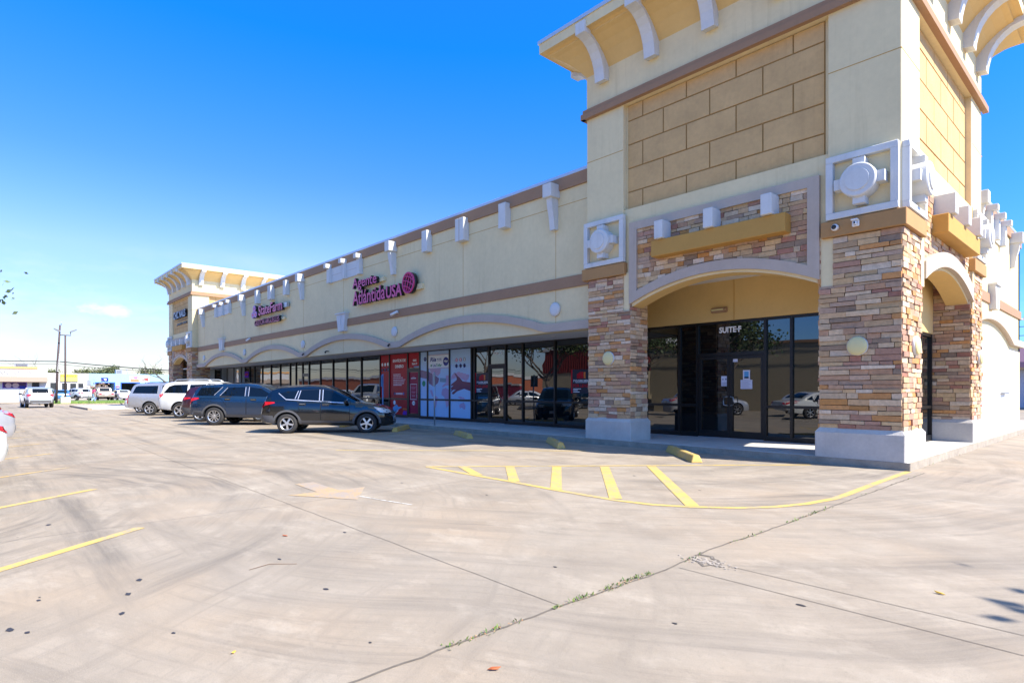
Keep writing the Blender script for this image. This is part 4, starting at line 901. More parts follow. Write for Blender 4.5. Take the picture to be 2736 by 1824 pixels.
STY = {
 'crossover': dict(wb=2.69, r=.345, w=.92, top=[(-.92, .66), (-.90, .90), (-.84, 1.06), (-.70, 1.34), (-.55, 1.53), (-.30, 1.61), (.3, 1.66), (.9, 1.67), (1.3, 1.63), (1.62, 1.52), (2.1, 1.26), (2.42, 1.08), (2.9, 1.01), (3.25, .92), (3.46, .80), (3.56, .60)],
    belt=[(-.9, 1.12), (0, 1.13), (1., 1.08), (2., 1.00), (2.6, .95), (3.3, .84), (3.56, .55)], bot=[(-.92, .38), (-.5, .30), (2.8, .24), (3.3, .22), (3.56, .27)],
    plan=[(-.92, .70), (-.86, .80), (-.6, .88), (0, .92), (2.5, .92), (3.0, .88), (3.35, .76), (3.5, .60), (3.56, .48)],
    doors=[[(.36, .40), (.42, .75), (.36, 1.10), (.44, 1.50), (1.12, 1.55), (1.12, .34), (.46, .34)], [(1.15, .34), (1.15, 1.55), (1.60, 1.47), (2.12, 1.12), (2.10, .34)]],
    wins=[(None, [(-.28, 1.40), (.02, 1.47), (.36, 1.49), (.26, 1.205), (-.02, 1.215)]), (0, [(.44, 1.50), (1.08, 1.53), (1.08, 1.15), (.36, 1.195)]), (1, [(1.19, 1.53), (1.50, 1.49), (2.02, 1.19), (1.96, 1.09), (1.19, 1.14)])],
    ws=[(-.60, 1.14), (.60, 1.14), (.53, 1.56), (-.53, 1.56)], rw=[(-.54, 1.18), (.54, 1.18), (.48, 1.52), (-.48, 1.52)],
    tail=[(-.95, .93), (-.86, .90), (-.74, .98), (-.40, 1.06), (-.42, 1.10), (-.84, 1.11), (-.93, 1.10)], head=[(2.92, .92), (3.28, .86), (3.50, .73), (3.40, .70), (3.16, .72)], hand=[(.42, 1.02), (1.2, 1.0)], mir=2.0, clad=True),
 'threerow': dict(wb=3.02, r=.385, w=.99, top=[(-1.08, .70), (-1.06, .98), (-1.00, 1.14), (-.86, 1.45), (-.74, 1.62), (-.5, 1.72), (.3, 1.77), (1.2, 1.78), (1.7, 1.74), (2.05, 1.60), (2.55, 1.32), (2.80, 1.18), (3.3, 1.12), (3.7, 1.04), (3.88, .92), (3.95, .70)],
    belt=[(-1.06, 1.18), (0, 1.19), (1.2, 1.15), (2.6, 1.10), (3.2, 1.05), (3.95, .66)], bot=[(-1.08, .42), (-.6, .34), (3.3, .27), (3.95, .30)],
    plan=[(-1.08, .78), (-1.0, .88), (-.6, .96), (0, .99), (3.0, .99), (3.5, .93), (3.82, .78), (3.95, .60)],
    doors=[[(.45, .44), (.52, .85), (.22, 1.20), (.50, 1.63), (1.30, 1.66), (1.30, .40), (.54, .40)], [(1.33, .40), (1.33, 1.66), (1.95, 1.56), (2.5, 1.26), (2.44, .40)]],
    wins=[(None, [(-.78, 1.27), (-.60, 1.58), (.30, 1.62), (-.02, 1.27)]), (0, [(.22, 1.25), (.50, 1.59), (1.24, 1.62), (1.24, 1.23)]), (1, [(1.38, 1.62), (1.88, 1.55), (2.36, 1.26), (2.36, 1.20), (1.38, 1.23)])],
    ws=[(-.66, 1.25), (.66, 1.25), (.58, 1.66), (-.58, 1.66)], rw=[(-.60, 1.25), (.60, 1.25), (.54, 1.62), (-.54, 1.62)],
    tail=[(-1.12, .92), (-1.0, .90), (-.93, 1.02), (-.62, 1.12), (-.64, 1.17), (-1.0, 1.18), (-1.1, 1.16)], head=[(3.35, 1.02), (3.7, .98), (3.86, .86), (3.5, .86)], hand=[(.45, 1.10), (1.5, 1.08)], mir=2.40, clad=True),
 'bigsuv': dict(wb=3.10, r=.40, w=1.0, top=[(-1.16, .72), (-1.14, 1.06), (-1.06, 1.28), (-.92, 1.62), (-.82, 1.80), (-.6, 1.86), (.4, 1.91), (1.4, 1.90), (1.8, 1.86), (2.1, 1.72), (2.55, 1.42), (2.78, 1.26), (3.4, 1.19), (3.8, 1.08), (3.95, .92), (4.02, .70)],
    belt=[(-1.14, 1.22), (0, 1.22), (1.2, 1.18), (2.7, 1.12), (3.4, 1.06), (4.02, .66)], bot=[(-1.16, .46), (-.6, .40), (3.4, .34), (4.02, .36)],
    plan=[(-1.16, .80), (-1.06, .92), (-.6, .98), (0, 1.0), (3.1, 1.0), (3.6, .93), (3.9, .78), (4.02, .6)],
    doors=[[(.50, .50), (.55, .9), (.40, 1.22), (.48, 1.72), (1.32, 1.76), (1.32, .46), (.58, .46)], [(1.35, .46), (1.35, 1.76), (1.95, 1.68), (2.5, 1.28), (2.46, .46)]],
    wins=[(None, [(-.86, 1.30), (-.60, 1.62), (-.35, 1.70), (.34, 1.72), (.34, 1.28)]), (0, [(.46, 1.28), (.46, 1.70), (1.26, 1.73), (1.26, 1.26)]), (1, [(1.40, 1.73), (1.86, 1.67), (2.38, 1.32), (2.38, 1.24), (1.40, 1.26)])],
    ws=[(-.68, 1.33), (.68, 1.33), (.60, 1.78), (-.60, 1.78)], rw=[(-.62, 1.30), (.62, 1.30), (.56, 1.75), (-.56, 1.75)],
    tail=[(-1.2, .96), (-1.08, .98), (-.84, 1.20), (-.86, 1.26), (-1.16, 1.26)], head=[(3.42, 1.08), (3.8, .98), (3.92, .84), (3.5, .88)], hand=[(.5, 1.12), (1.5, 1.10)], mir=2.42, clad=False),
 'wagon': dict(wb=3.34, r=.375, w=.98, top=[(-1.28, .70), (-1.26, 1.10), (-1.22, 1.22), (-1.02, 1.64), (-.96, 1.76), (-.8, 1.82), (0, 1.86), (1.6, 1.86), (1.95, 1.80), (2.5, 1.36), (2.72, 1.20), (3.4, 1.16), (4.0, 1.10), (4.16, 1.0), (4.20, .66)],
    belt=[(-1.26, 1.18), (2.7, 1.14), (4.0, 1.06), (4.20, .62)], bot=[(-1.28, .48), (-.7, .42), (3.5, .36), (4.20, .40)],
    plan=[(-1.28, .90), (-1.2, .95), (-.6, .98), (3.4, .98), (3.9, .94), (4.12, .88), (4.20, .80)],
    doors=[[(.55, .52), (.58, 1.18), (.55, 1.70), (1.45, 1.70), (1.45, .48), (.62, .48)], [(1.48, .48), (1.48, 1.70), (1.96, 1.68), (2.42, 1.28), (2.5, 1.15), (2.5, .48)]],
    wins=[(None, [(-.98, 1.26), (-.84, 1.62), (-.70, 1.66), (.44, 1.68), (.44, 1.24)]), (0, [(.64, 1.24), (.64, 1.68), (1.38, 1.68), (1.38, 1.23)]), (1, [(1.54, 1.68), (1.90, 1.66), (2.34, 1.28), (2.34, 1.21), (1.54, 1.23)])],
    ws=[(-.70, 1.27), (.70, 1.27), (.62, 1.74), (-.62, 1.74)], rw=[(-.66, 1.26), (.66, 1.26), (.60, 1.70), (-.60, 1.70)],
    tail=[(-1.32, .68), (-1.20, .68), (-1.16, 1.18), (-1.28, 1.18)], head=[(3.9, 1.02), (4.18, 1.0), (4.18, .82), (3.9, .84)], hand=[(.7, 1.06), (1.6, 1.05)], mir=2.36, clad=False),
 'sedan': dict(wb=2.78, r=.33, w=.91, top=[(-1.08, .62), (-1.06, .84), (-1.0, .92), (-.85, .96), (-.45, 1.01), (-.15, 1.22), (.25, 1.40), (.7, 1.455), (1.2, 1.46), (1.5, 1.42), (1.9, 1.22), (2.35, .99), (2.9, .93), (3.4, .82), (3.62, .68), (3.70, .52)],
    belt=[(-1.06, .92), (-.4, .98), (1., .95), (2.2, .90), (3.4, .74), (3.70, .48)], bot=[(-1.08, .34), (-.5, .24), (2.9, .20), (3.70, .24)],
    plan=[(-1.08, .66), (-.98, .78), (-.6, .87), (0, .91), (2.6, .91), (3.1, .86), (3.5, .72), (3.65, .58), (3.70, .45)],
    doors=[[(.28, .34), (.36, .7), (.10, .98), (.34, 1.30), (1.02, 1.36), (1.02, .28), (.36, .28)], [(1.05, .28), (1.05, 1.36), (1.50, 1.32), (2.05, 1.0), (2.06, .28)]],
    wins=[(None, [(-.22, 1.05), (.12, 1.25), (.14, 1.04)]), (0, [(.18, 1.03), (.36, 1.28), (.98, 1.34), (.98, 1.01)]), (1, [(1.09, 1.34), (1.46, 1.30), (1.90, 1.04), (1.88, .98), (1.09, 1.01)])],
    ws=[(-.62, 1.04), (.62, 1.04), (.50, 1.39), (-.50, 1.39)], rw=[(-.55, 1.10), (.55, 1.10), (.48, 1.34), (-.48, 1.34)],
    tail=[(-1.1, .80), (-.98, .78), (-.66, .90), (-.66, .95), (-1.05, .97)], head=[(3.1, .80), (3.45, .74), (3.62, .60), (3.3, .62)], hand=[(.3, .90), (1.15, .88)], mir=1.92, clad=False),
 'pickup': dict(wb=3.5, r=.39, w=.97, top=[(-1.2, .62), (-1.18, 1.06), (-1.12, 1.14), (.28, 1.16), (.36, 1.22), (.52, 1.70), (.75, 1.80), (1.6, 1.82), (1.95, 1.76), (2.45, 1.36), (2.7, 1.22), (3.5, 1.16), (4.0, 1.08), (4.16, .96), (4.2, .62)],
    belt=[(-1.18, 1.10), (2.7, 1.14), (4., 1.02), (4.2, .58)], bot=[(-1.2, .50), (-.6, .44), (3.6, .36), (4.2, .40)], plan=[(-1.2, .92), (-1.1, .95), (0, .97), (3.5, .97), (4.0, .90), (4.2, .76)],
    doors=[[(.62, .50), (.62, 1.66), (1.42, 1.70), (1.42, .48)], [(1.45, .48), (1.45, 1.70), (1.95, 1.64), (2.45, 1.24), (2.5, .48)]], wins=[(0, [(.70, 1.24), (.74, 1.64), (1.36, 1.68), (1.36, 1.22)]), (1, [(1.50, 1.68), (1.88, 1.62), (2.32, 1.28), (2.32, 1.20), (1.50, 1.22)])],
    ws=[(-.68, 1.28), (.68, 1.28), (.60, 1.72), (-.60, 1.72)], rw=[(-.62, 1.26), (.62, 1.26), (.56, 1.66), (-.56, 1.66)], tail=[(-1.22, .74), (-1.10, .74), (-1.08, 1.08), (-1.2, 1.08)], head=[(3.8, 1.0), (4.12, .96), (4.14, .8), (3.82, .82)], hand=[(.8, 1.06), (1.6, 1.05)], mir=2.35, clad=False),
}
BODY = {}
def body_bm(key):
    st = STY[key]; x0, x1 = st['top'][0][0], st['top'][-1][0]
    xs = sorted({round(x, 3) for x, _ in st['top']} | {round(x0+(x1-x0)*k/52, 3) for k in range(53)})
    xs = [x for k, x in enumerate(xs) if k == 0 or x-xs[k-1] > .012 or x in (x0, x1)]
    bm = bmesh.new(); rings = []
    for x in xs:
        zt, zb, zl, w = sm(st['top'], x, .03), sm(st['bot'], x), sm(st['belt'], x, .04), sm(st['plan'], x, .04)
        zt = max(zt, zb+.2)
        h = [(0, zb), (.68*w, zb), (.93*w, zb+.04), (.985*w, zb+.16)]
        zl2 = min(zl, zt-.06)
        h += [(w, zb+(zl2-zb)*.55), (w*.992, zb+(zl2-zb)*.82), (w*.955, zl2)]
        g = zt-zl2
        if g > .14:
            y0 = w*.94; tl = .26
            h += [(y0-.02, zl2+.03)]+[(y0-.02-tl*g*f, zl2+.03+(g-.03)*f) for f in (.4, .75, .93)]
            ye = h[-1][1-1]; h += [(ye-.07, zt-.018), (ye*.55, zt-.004), (0, zt)]
        else:
            y0 = w*.94
            h += [(y0-.015, zl2+g*.25), (y0-.04, zl2+g*.5), (y0-.08, zl2+g*.72), (y0-.13, zl2+g*.85), (y0*.72, zl2+g*.95), (y0*.4, zt-.002), (0, zt)]
        ring = [(-y, z) for y, z in h]+[(y, z) for y, z in h[-2:0:-1]]
        rings.append([bm.verts.new((x, y, z)) for y, z in ring])
    for a, b in zip(rings, rings[1:]):
        n = len(a)
        for k in range(n): bm.faces.new((a[k], a[(k+1) % n], b[(k+1) % n], b[k]))
    bm.faces.new(rings[0]); bm.faces.new(rings[-1][::-1])
    bmesh.ops.recalc_face_normals(bm, faces=bm.faces[:])
    return bm
def body(key):
    if key in BODY: return BODY[key]
    st = STY[key]; bm = body_bm(key); bvh = BVHTree.FromBMesh(bm)
    me = bpy.data.meshes.new('body'); bm.to_mesh(me); bm.free()
    ob = bpy.data.objects.new('tmp_body', me); col.objects.link(ob)
    cm = MB()
    for x in (0, st['wb']):
        for s in (-1, 1): cm.lathe([(st['r']+.065, -.20), (st['r']+.065, .2)], WELL, (x, s*(st['w']-.05), st['r']+.01), (0, 1, 0), 28, smooth=False)
    cut = cm.build('tmp_cut')
    md = ob.modifiers.new('b', 'BOOLEAN'); md.operation = 'DIFFERENCE'; md.object = cut; md.solver = 'EXACT'
    dg = bpy.context.evaluated_depsgraph_get(); dg.update()
    nm = bpy.data.meshes.new_from_object(ob.evaluated_get(dg))
    bpy.data.objects.remove(ob); bpy.data.objects.remove(cut)
    nm.materials.clear(); nm.materials.append(None); nm.materials.append(WELL)
    for p in nm.polygons:
        c = p.center; well = False
        for x in (0, st['wb']):
            rad = math.hypot(c.x-x, c.z-st['r']-.01)
            if rad < st['r']+.08 and abs(c.y) > st['w']-.3 and (abs(p.normal.y) < .2 and rad > st['r']+.03 or abs(abs(c.y)-(st['w']-.25)) < .01): well = True
        p.material_index = 1 if well else 0
        p.use_smooth = True
    nm.set_sharp_from_angle(angle=R(32))
    BODY[key] = (nm, bvh); return BODY[key]
def patch(mb, bvh, poly, axis, sg, eps, m, step=.10):
    bm = bmesh.new()
    U = (lambda u, v: (u, 0, v)) if axis == 'y' else (lambda u, v: (0, u, v))
    bm.faces.new([bm.verts.new(U(u, v)) for u, v in poly])
    us = [p[0] for p in poly]; vs = [p[1] for p in poly]
    ax = Vector((1, 0, 0)) if axis == 'y' else Vector((0, 1, 0))
    for lo, hi, n in ((min(us), max(us), ax), (min(vs), max(vs), Vector((0, 0, 1)))):
        k = lo+step
        while k < hi-.01:
            bmesh.ops.bisect_plane(bm, geom=bm.verts[:]+bm.edges[:]+bm.faces[:], plane_co=n*k, plane_no=n); k += step
    bmesh.ops.triangulate(bm, faces=[f for f in bm.faces if len(f.verts) > 4])
    d = Vector((0, -sg, 0)) if axis == 'y' else Vector((-sg, 0, 0))
    mp = {}
    for v in bm.verts:
        o = v.co - d*8
        hit = bvh.ray_cast(o, d)
        if hit[0] is None: hit = bvh.find_nearest(v.co-d*1.0)
        mp[v] = mb.bm.verts.new(hit[0]+hit[1]*eps-d*eps*.3)
    i = mb.mi(m)
    for f in bm.faces:
        try: q = mb.bm.faces.new([mp[v] for v in f.verts]); q.material_index = i; q.smooth = True
        except ValueError: pass
    bm.free()
def grow(poly, e):
    cx = sum(p[0] for p in poly)/len(poly); cz = sum(p[1] for p in poly)/len(poly)
    return [(x+e*(1 if x > cx else -1), z+e*(1 if z > cz else -1)) for x, z in poly]
WH = {}
def wheel_meshes(r, nsp, dark):
    k = (r, nsp, dark)
    if k in WH: return WH[k]
    hub = MB(); hub.lathe([(r*.60, -.09), (r*.60, .0), (.05, .01)], WELL, ax=(0, 1, 0), n=20)
    ty = MB(); w = .11
    ty.lathe([(r*.64, -w), (r*.82, -w-.012), (r*.95, -w*.92), (r, -w*.6), (r, w*.6), (r*.95, w*.92), (r*.82, w+.012), (r*.66, w*.95), (r*.62, w*.6), (r*.64, -w)], TYRE, ax=(0, 1, 0), n=30, close=False)
    rm = MB(); A = ALLOY
    rm.lathe([(r*.60, w*.55), (r*.655, w*.98), (r*.645, w*1.05), (r*.60, w*.95), (r*.575, w*.6)], A, ax=(0, 1, 0), n=30, close=False)
    rm.lathe([(.001, w*.95), (.055, w*.95), (.06, w*.80), (.06, .0)], A, ax=(0, 1, 0), n=12, close=False)
    for q in range(nsp):
        a = 2*math.pi*q/nsp
        def P(rad, off, y): return (rad*math.cos(a)-off*math.sin(a), y, rad*math.sin(a)+off*math.cos(a))
        for s in ((-1, 1) if nsp == 5 and dark else (0,)):
            o0, o1 = s*.022, s*.055; hw0, hw1 = (.026, .034) if nsp == 5 and not dark else (.016, .018)
            rm.hexa([P(.04, o0-hw0, w*.55), P(r*.60, o1-hw1, w*.5), P(r*.60, o1+hw1, w*.5), P(.04, o0+hw0, w*.55), P(.04, o0-hw0, w*.9), P(r*.60, o1-hw1, w*.86), P(r*.60, o1+hw1, w*.86), P(.04, o0+hw0, w*.9)], A)
    out = []
    for mb, nm, ang in ((hub, 'wheel', 40), (ty, 'tyre', 50), (rm, 'rim', 35)):
        o = mb.build(nm, angle=ang); out.append(o.data); bpy.data.objects.remove(o)
    WH[k] = out; return out
def car(name, style, pm_, label, cat, loc, heading, group=None, nsp=5, dark=False, rails=False, chrome=False, low=None, plate=True):
    st = STY[style]; nm, bvh = body(style)
    rt = root(name, loc, label, cat, group, R(heading)+1e-6); WO.pop(rt.name, None)
    me = nm.copy(); me.materials[0] = pm_
    b = bpy.data.objects.new('body', me); col.objects.link(b); b.parent = rt
    def part(nm_, par, polys, m_, axis='y', sg=-1, eps=.005):
        mb = MB()
        for p in polys: patch(mb, bvh, p, axis, sg, eps, m_)
        return mb.build(nm_, par, recalc=False)
    for sg in (-1, 1):
        ds = []
        for k, d in enumerate(st['doors']):
            mb = MB(); patch(mb, bvh, grow(d, .012), 'y', sg, .0025, SEAM); patch(mb, bvh, d, 'y', sg, .0065, pm_, .08)
            dr = mb.build('door', rt, recalc=False); ds.append(dr)
            hx, hz = st['hand'][k]; mb = MB(); patch(mb, bvh, [(hx-.02, hz-.045), (hx+.22, hz-.045), (hx+.22, hz+.04), (hx-.02, hz+.04)], 'y', sg, .008, SEAM, .2)
            h = bvh.ray_cast(Vector((hx+.1, sg*4, hz)), Vector((0, -sg, 0))); y = h[0].y if h[0] else sg*st['w']
            mb.box(hx, hx+.20, y, y+sg*.035, hz-.012, hz+.022, CHR if chrome else pm_, bev=.008); mb.build('handle', dr)
        for dk, w in st['wins']:
            part('window', ds[dk] if dk is not None else rt, [w], CGL, sg=sg, eps=.010)
        if chrome and style == 'crossover':     # bright line under the side glass
            a, b_ = st['wins'][0][1], st['wins'][-1][1]; pts = [(a[0][0]-.02, a[0][1]), (a[-1][0]-.02, a[-1][1]-.03), (.4, st['wins'][1][1][-1][1]-.04), (1.2, st['wins'][1][1][-2][1]-.045), (b_[-2][0]+.02, b_[-2][1]-.03)]
            mb = MB()
            for (x0, z0), (x1, z1) in zip(pts, pts[1:]): patch(mb, bvh, [(x0, z0-.012), (x1, z1-.012), (x1, z1+.016), (x0, z0+.016)], 'y', sg, .013, TRIM, .15)
            mb.build('window_trim', rt, recalc=False)
        if chrome:
            mb = MB()
            for dk, w in st['wins']:
                for (x0, z0), (x1, z1) in zip(w, w[1:]+w[:1]):
                    if abs(x1-x0) < abs(z1-z0)*.95 and min(x0, x1) > -.1: patch(mb, bvh, [(x0-.012, z0), (x0+.012, z0), (x1+.012, z1), (x1-.012, z1)], 'y', sg, .013, TRIM, .15)
            mb.build('window_trim', rt, recalc=False)
        part('taillight', rt, [st['tail']], TAIL, sg=sg, eps=.010); part('headlight', rt, [st['head']], LENS, sg=sg, eps=.010)
        if st['clad']:
            r = st['r']; polys = []
            for cx in (0, st['wb']):
                n = 14; a0 = [(cx+(r+.075)*math.cos(math.pi*k/n), r+(r+.065)*math.sin(math.pi*k/n)) for k in range(n+1)]; a1 = [(cx+(r+.15)*math.cos(math.pi*k/n), r+(r+.135)*math.sin(math.pi*k/n)) for k in range(n+1)]
                polys += [[a0[k], a0[k+1], a1[k+1], a1[k]] for k in range(n)]
            polys.append([(r+.10, .32), (st['wb']-r-.10, .27), (st['wb']-r-.10, .42), (r+.10, .46)])
            x0 = st['top'][0][0]; polys += [[(x0+.03, .40), (-r-.10, .36), (-r-.12, .62), (x0+.03, .66)]]
            part('lower_cladding', rt, polys, CLAD, sg=sg, eps=.009)
        elif low: part('lower_cladding', rt, [[(st['r']+.10, .44), (st['wb']-st['r']-.10, .40), (st['wb']-st['r']-.10, .56), (st['r']+.10, .58)]], low, sg=sg, eps=.009)
        mx = st['mir']; zl = lerp(st['belt'], mx); y = sg*(st['w']*.93)
        mb = MB(); mb.ell((mx, y+sg*.13, zl+.11), (.075, .115, .075), pm_ if not st['clad'] else BLACK, 12); mb.box(mx-.03, mx+.03, y-sg*.06, y+sg*.08, zl+.045, zl+.085, BLACK, bev=.01); mb.build('mirror', rt)
        if rails:
            mb = MB(); yr = sg*(st['w']*.62); za = [(x, lerp(st['top'], x)) for x in (-.35, .4, 1.2)]
            pts = [(za[0][0]-.1, yr, za[0][1]-.01)]+[(x, yr, z+(.085 if style == 'bigsuv' else .03)) for x, z in za]+[(za[-1][0]+.25, yr, lerp(st['top'], za[-1][0]+.25)-.01)]
            mb.tube(pts, .028 if style == 'bigsuv' else .014, rails, 8); mb.build('roof_rail', rt)
    part('windshield', rt, [st['ws']], CGL, 'x', 1, .008); part('rear_window', rt, [st['rw']], CGL, 'x', -1, .008)
    zt = sum(z for x, z in st['tail'])/len(st['tail']); w = st['w']
    for s in (-1, 1): part('taillight', rt, [[(s*w*.55, zt-.07), (s*w*.84, zt-.10), (s*w*.84, zt+.10), (s*w*.60, zt+.07)]], TAIL, 'x', -1, .008)
    zh = sum(z for x, z in st['head'])/len(st['head'])
    for s in (-1, 1): part('headlight', rt, [[(s*w*.42, zh-.08), (s*w*.72, zh-.06), (s*w*.72, zh+.06), (s*w*.44, zh+.03)]], LENS, 'x', 1, .008)
    part('grille', rt, [[(-.42, zh-.20), (.42, zh-.20), (.46, zh-.02), (-.46, zh-.02)], [(-.55, .30), (.55, .30), (.5, .42), (-.5, .42)]], BLACK, 'x', 1, .007)
    part('rear_bumper', rt, [[(-w*.72, .42), (w*.72, .42), (w*.74, .60), (-w*.74, .60)]], low if low else (CLAD if st['clad'] else pm_), 'x', -1, .010)
    if plate:
        part('licence_plate', rt, [[(-.16, zt-.22), (.16, zt-.22), (.16, zt-.07), (-.16, zt-.07)]], PLATEM, 'x', -1, .014)
        part('licence_plate', rt, [[(-.16, .46), (.16, .46), (.16, .58), (-.16, .58)]], PLATEM, 'x', 1, .014)
    hb, ty, rm = wheel_meshes(st['r'], nsp, dark)
    for x in (0, st['wb']):
        for s in (-1, 1):
            wl = bpy.data.objects.new('wheel', hb); col.objects.link(wl); wl.parent = rt; wl.location = (x, s*(st['w']-.125), st['r']); wl.rotation_euler = (0, rnd.uniform(0, 6), 0 if s > 0 else math.pi)
            for mm, nm_ in ((ty, 'tyre'), (rm, 'rim')): c = bpy.data.objects.new(nm_, mm); col.objects.link(c); c.parent = wl
    return rt
def by_wheel(style, wx, wy, heading, sidesign=-1):     # origin (rear axle centre) from the ground contact of one rear wheel
    h = R(heading); n = Vector((-math.sin(h), math.cos(h))); w = STY[style]['w']-.06
    return (wx-sidesign*n.x*w, wy-sidesign*n.y*w, 0)
PB = paintm('black', (.003, .004, .006), .0, .15); PNV = paintm('dark_blue', (.008, .027, .065), .2, .22); PM = paintm('maroon', (.05, .012, .022), .3); PWH = paintm('white', (.66, .67, .65), .0, .3)
PSI = paintm('silver', (.42, .44, .48), .5, .32); PGS = paintm('light_silver', (.50, .52, .57), .4, .3); PBL = paintm('sky_blue', (.08, .22, .42), .3); PTA = paintm('tan', (.38, .32, .25), .3); PYE = paintm('cream', (.5, .44, .28), .1); PRD = paintm('red', (.32, .02, .025), .2)
GR = 'vehicles angle-parked along the storefronts'
car('crossover_car', 'crossover', PB, 'glossy black crossover car with silver five-spoke wheels, nearest of the row at the storefronts', 'car', by_wheel('crossover', -19.40, 7.62, 53), 53, GR, 5, False, rails=CLAD, chrome=True).scale = (.965, .965, .95)
car('sport_utility', 'threerow', PNV, 'dark blue three-row sport utility parked left of the black crossover', 'car', by_wheel('threerow', -25.9, 7.20, 48), 48, GR, 5, True, rails=BLACK, chrome=True).scale = (1, 1, .965)
car('sport_utility', 'crossover', PM, 'maroon sport utility mostly hidden behind the dark blue one, round red tail lamp showing', 'car', by_wheel('crossover', -29.35, 7.55, 48), 48, GR, 5)
car('sport_utility', 'bigsuv', PWH, 'large white sport utility with grey roof rails and big chrome wheels', 'car', by_wheel('bigsuv', -33.2, 7.62, 48), 48, GR, 5, False, rails=STEEL)
car('station_wagon', 'wagon', PSI, 'boxy silver older sport utility wagon with upright red tail lamps', 'car', by_wheel('wagon', -38.28, 7.25, 48), 48, GR, 5, False, rails=BLACK, low=PTA, chrome=True)
car('parked_car', 'sedan', PWH, 'low white car almost hidden behind the silver wagon, one wheel showing under it', 'car', by_wheel('sedan', -42.6, 7.55, 48), 48, GR, 6)
car('crossover_car', 'crossover', PGS, 'light silver crossover seen square from behind near the concrete lamp base', 'car', (-61.1, 3.80, 0), 183, None, 5)
GL = 'vehicles in the left-hand stalls'
car('sedan_car', 'sedan', PGS, 'silver sedan tail with a red lamp, poking in at the left edge of the lot', 'car', (-18.4, -.55, 0), -51, GL, 6)
car('sedan_car', 'sedan', PWH, 'white sedan tail cut off by the left picture edge, nearest of the left stalls', 'car', (-11.96, -.89, 0), -51, GL, 6)
GB = 'vehicles at the shops across the street'
for st, pt, lb, px, hd in (('sedan', PBL, 'bright blue sedan behind the dark lamp poles', -97., 180), ('crossover', PWH, 'white crossover at the street behind the walking person', -97, 205), ('pickup', PTA, 'tan pickup truck backed at the first garage bay of the blue building', -97, 180), ('sedan', PWH, 'white sedan seen from behind before the second garage bay', -97, 186), ('crossover', PYE, 'cream small car partly hidden by the silver crossover and blue sedan', -98, 165)):
    yy = {'bright': 8.4, 'white ': 10.65, 'tan pi': 13.1, 'cream ': 6.6}[lb[:6]] if not lb.startswith('white sedan') else 15.25
    car('parked_car' if st != 'pickup' else 'pickup_truck', st, pt, lb, 'truck' if st == 'pickup' else 'car', (px, yy, 0), hd, GB, 5)
# vehicles behind the camera that the dark glass mirrors
GM = 'vehicles mirrored in the dark glass'
for st, pt, lb, x, y, hd in (('crossover', PB, 'black crossover mirrored at the right of the Suite-F glass', -8.6, -2.1, -51), ('sedan', PB, 'black sedan mirrored in the pane beside the left stone pier', -26.6, -.6, -51), ('sedan', PSI, 'grey sedan mirrored in the pane left of the Suite-E door', -33.0, -.7, -51), ('crossover', PWH, 'white crossover mirrored far along the storefront', -42.8, -.6, -51)):
    car('parked_car', st, pt, lb, 'car', (x, y, 0), hd, GM, 6)
# ------------------------------------------------------------------ trees
LEAFM = attr_mat('tree_leaf', .6, 0, 30, .12, 3.); BARK = mat('bark', (.12, .095, .075), .95, var=.25, vs=6., bump=.5, bs=30)
def branchy(mb, p, d, L, r, depth, rr, tips, up=.15, n=3, bend=.35):
    pts = [Vector(p)]; d = Vector(d).normalized(); rs = [r]
    for k in range(3):
        d = (d+Vector((rr.uniform(-bend, bend), rr.uniform(-bend, bend), rr.uniform(-bend, bend)*.6+up))*.5).normalized()
        pts.append(pts[-1]+d*L/3); rs.append(r*(1-.13*(k+1)))
    mb.tube(pts, rs, BARK, 6 if r > .03 else 4)
    if depth == 0: tips.append((pts[-1], d)); tips.append((pts[-2], d)); return
    for k in range(n):
        a = rr.uniform(0, 6.28); q = Vector((math.cos(a), math.sin(a), rr.uniform(-.1, .7)))
        branchy(mb, pts[-1] if k else pts[-2], (d*.7+q*.8), L*rr.uniform(.6, .85), r*.55, depth-1, rr, tips, up, n, bend)
def leaves(mb, tips, n, spread, size, cols, rr, flat_=.8):
    for p, d in tips:
        for _ in range(n):
            c = p+Vector((rr.gauss(0, spread), rr.gauss(0, spread), rr.gauss(0, spread*flat_)))
            s = size*rr.uniform(.6, 1.4); a = Vector((rr.uniform(-1, 1), rr.uniform(-1, 1), rr.uniform(-.6, 1))).normalized()
            b_ = a.cross(Vector((rr.uniform(-1, 1), rr.uniform(-1, 1), rr.uniform(-1, 1)))).normalized(); e = a.cross(b_)
            k = rr.choice(cols); j = rr.uniform(.75, 1.25)
            mb.face([c-b_*s*.5, c+e*s*.28, c+b_*s*.5, c-e*s*.28], LEAFM, tuple(x*j for x in k))
GREEN = [(.045, .075, .018), (.06, .095, .022), (.075, .10, .03), (.035, .06, .016)]
OLIVE = [(.09, .105, .03), (.11, .12, .04), (.07, .085, .03)]
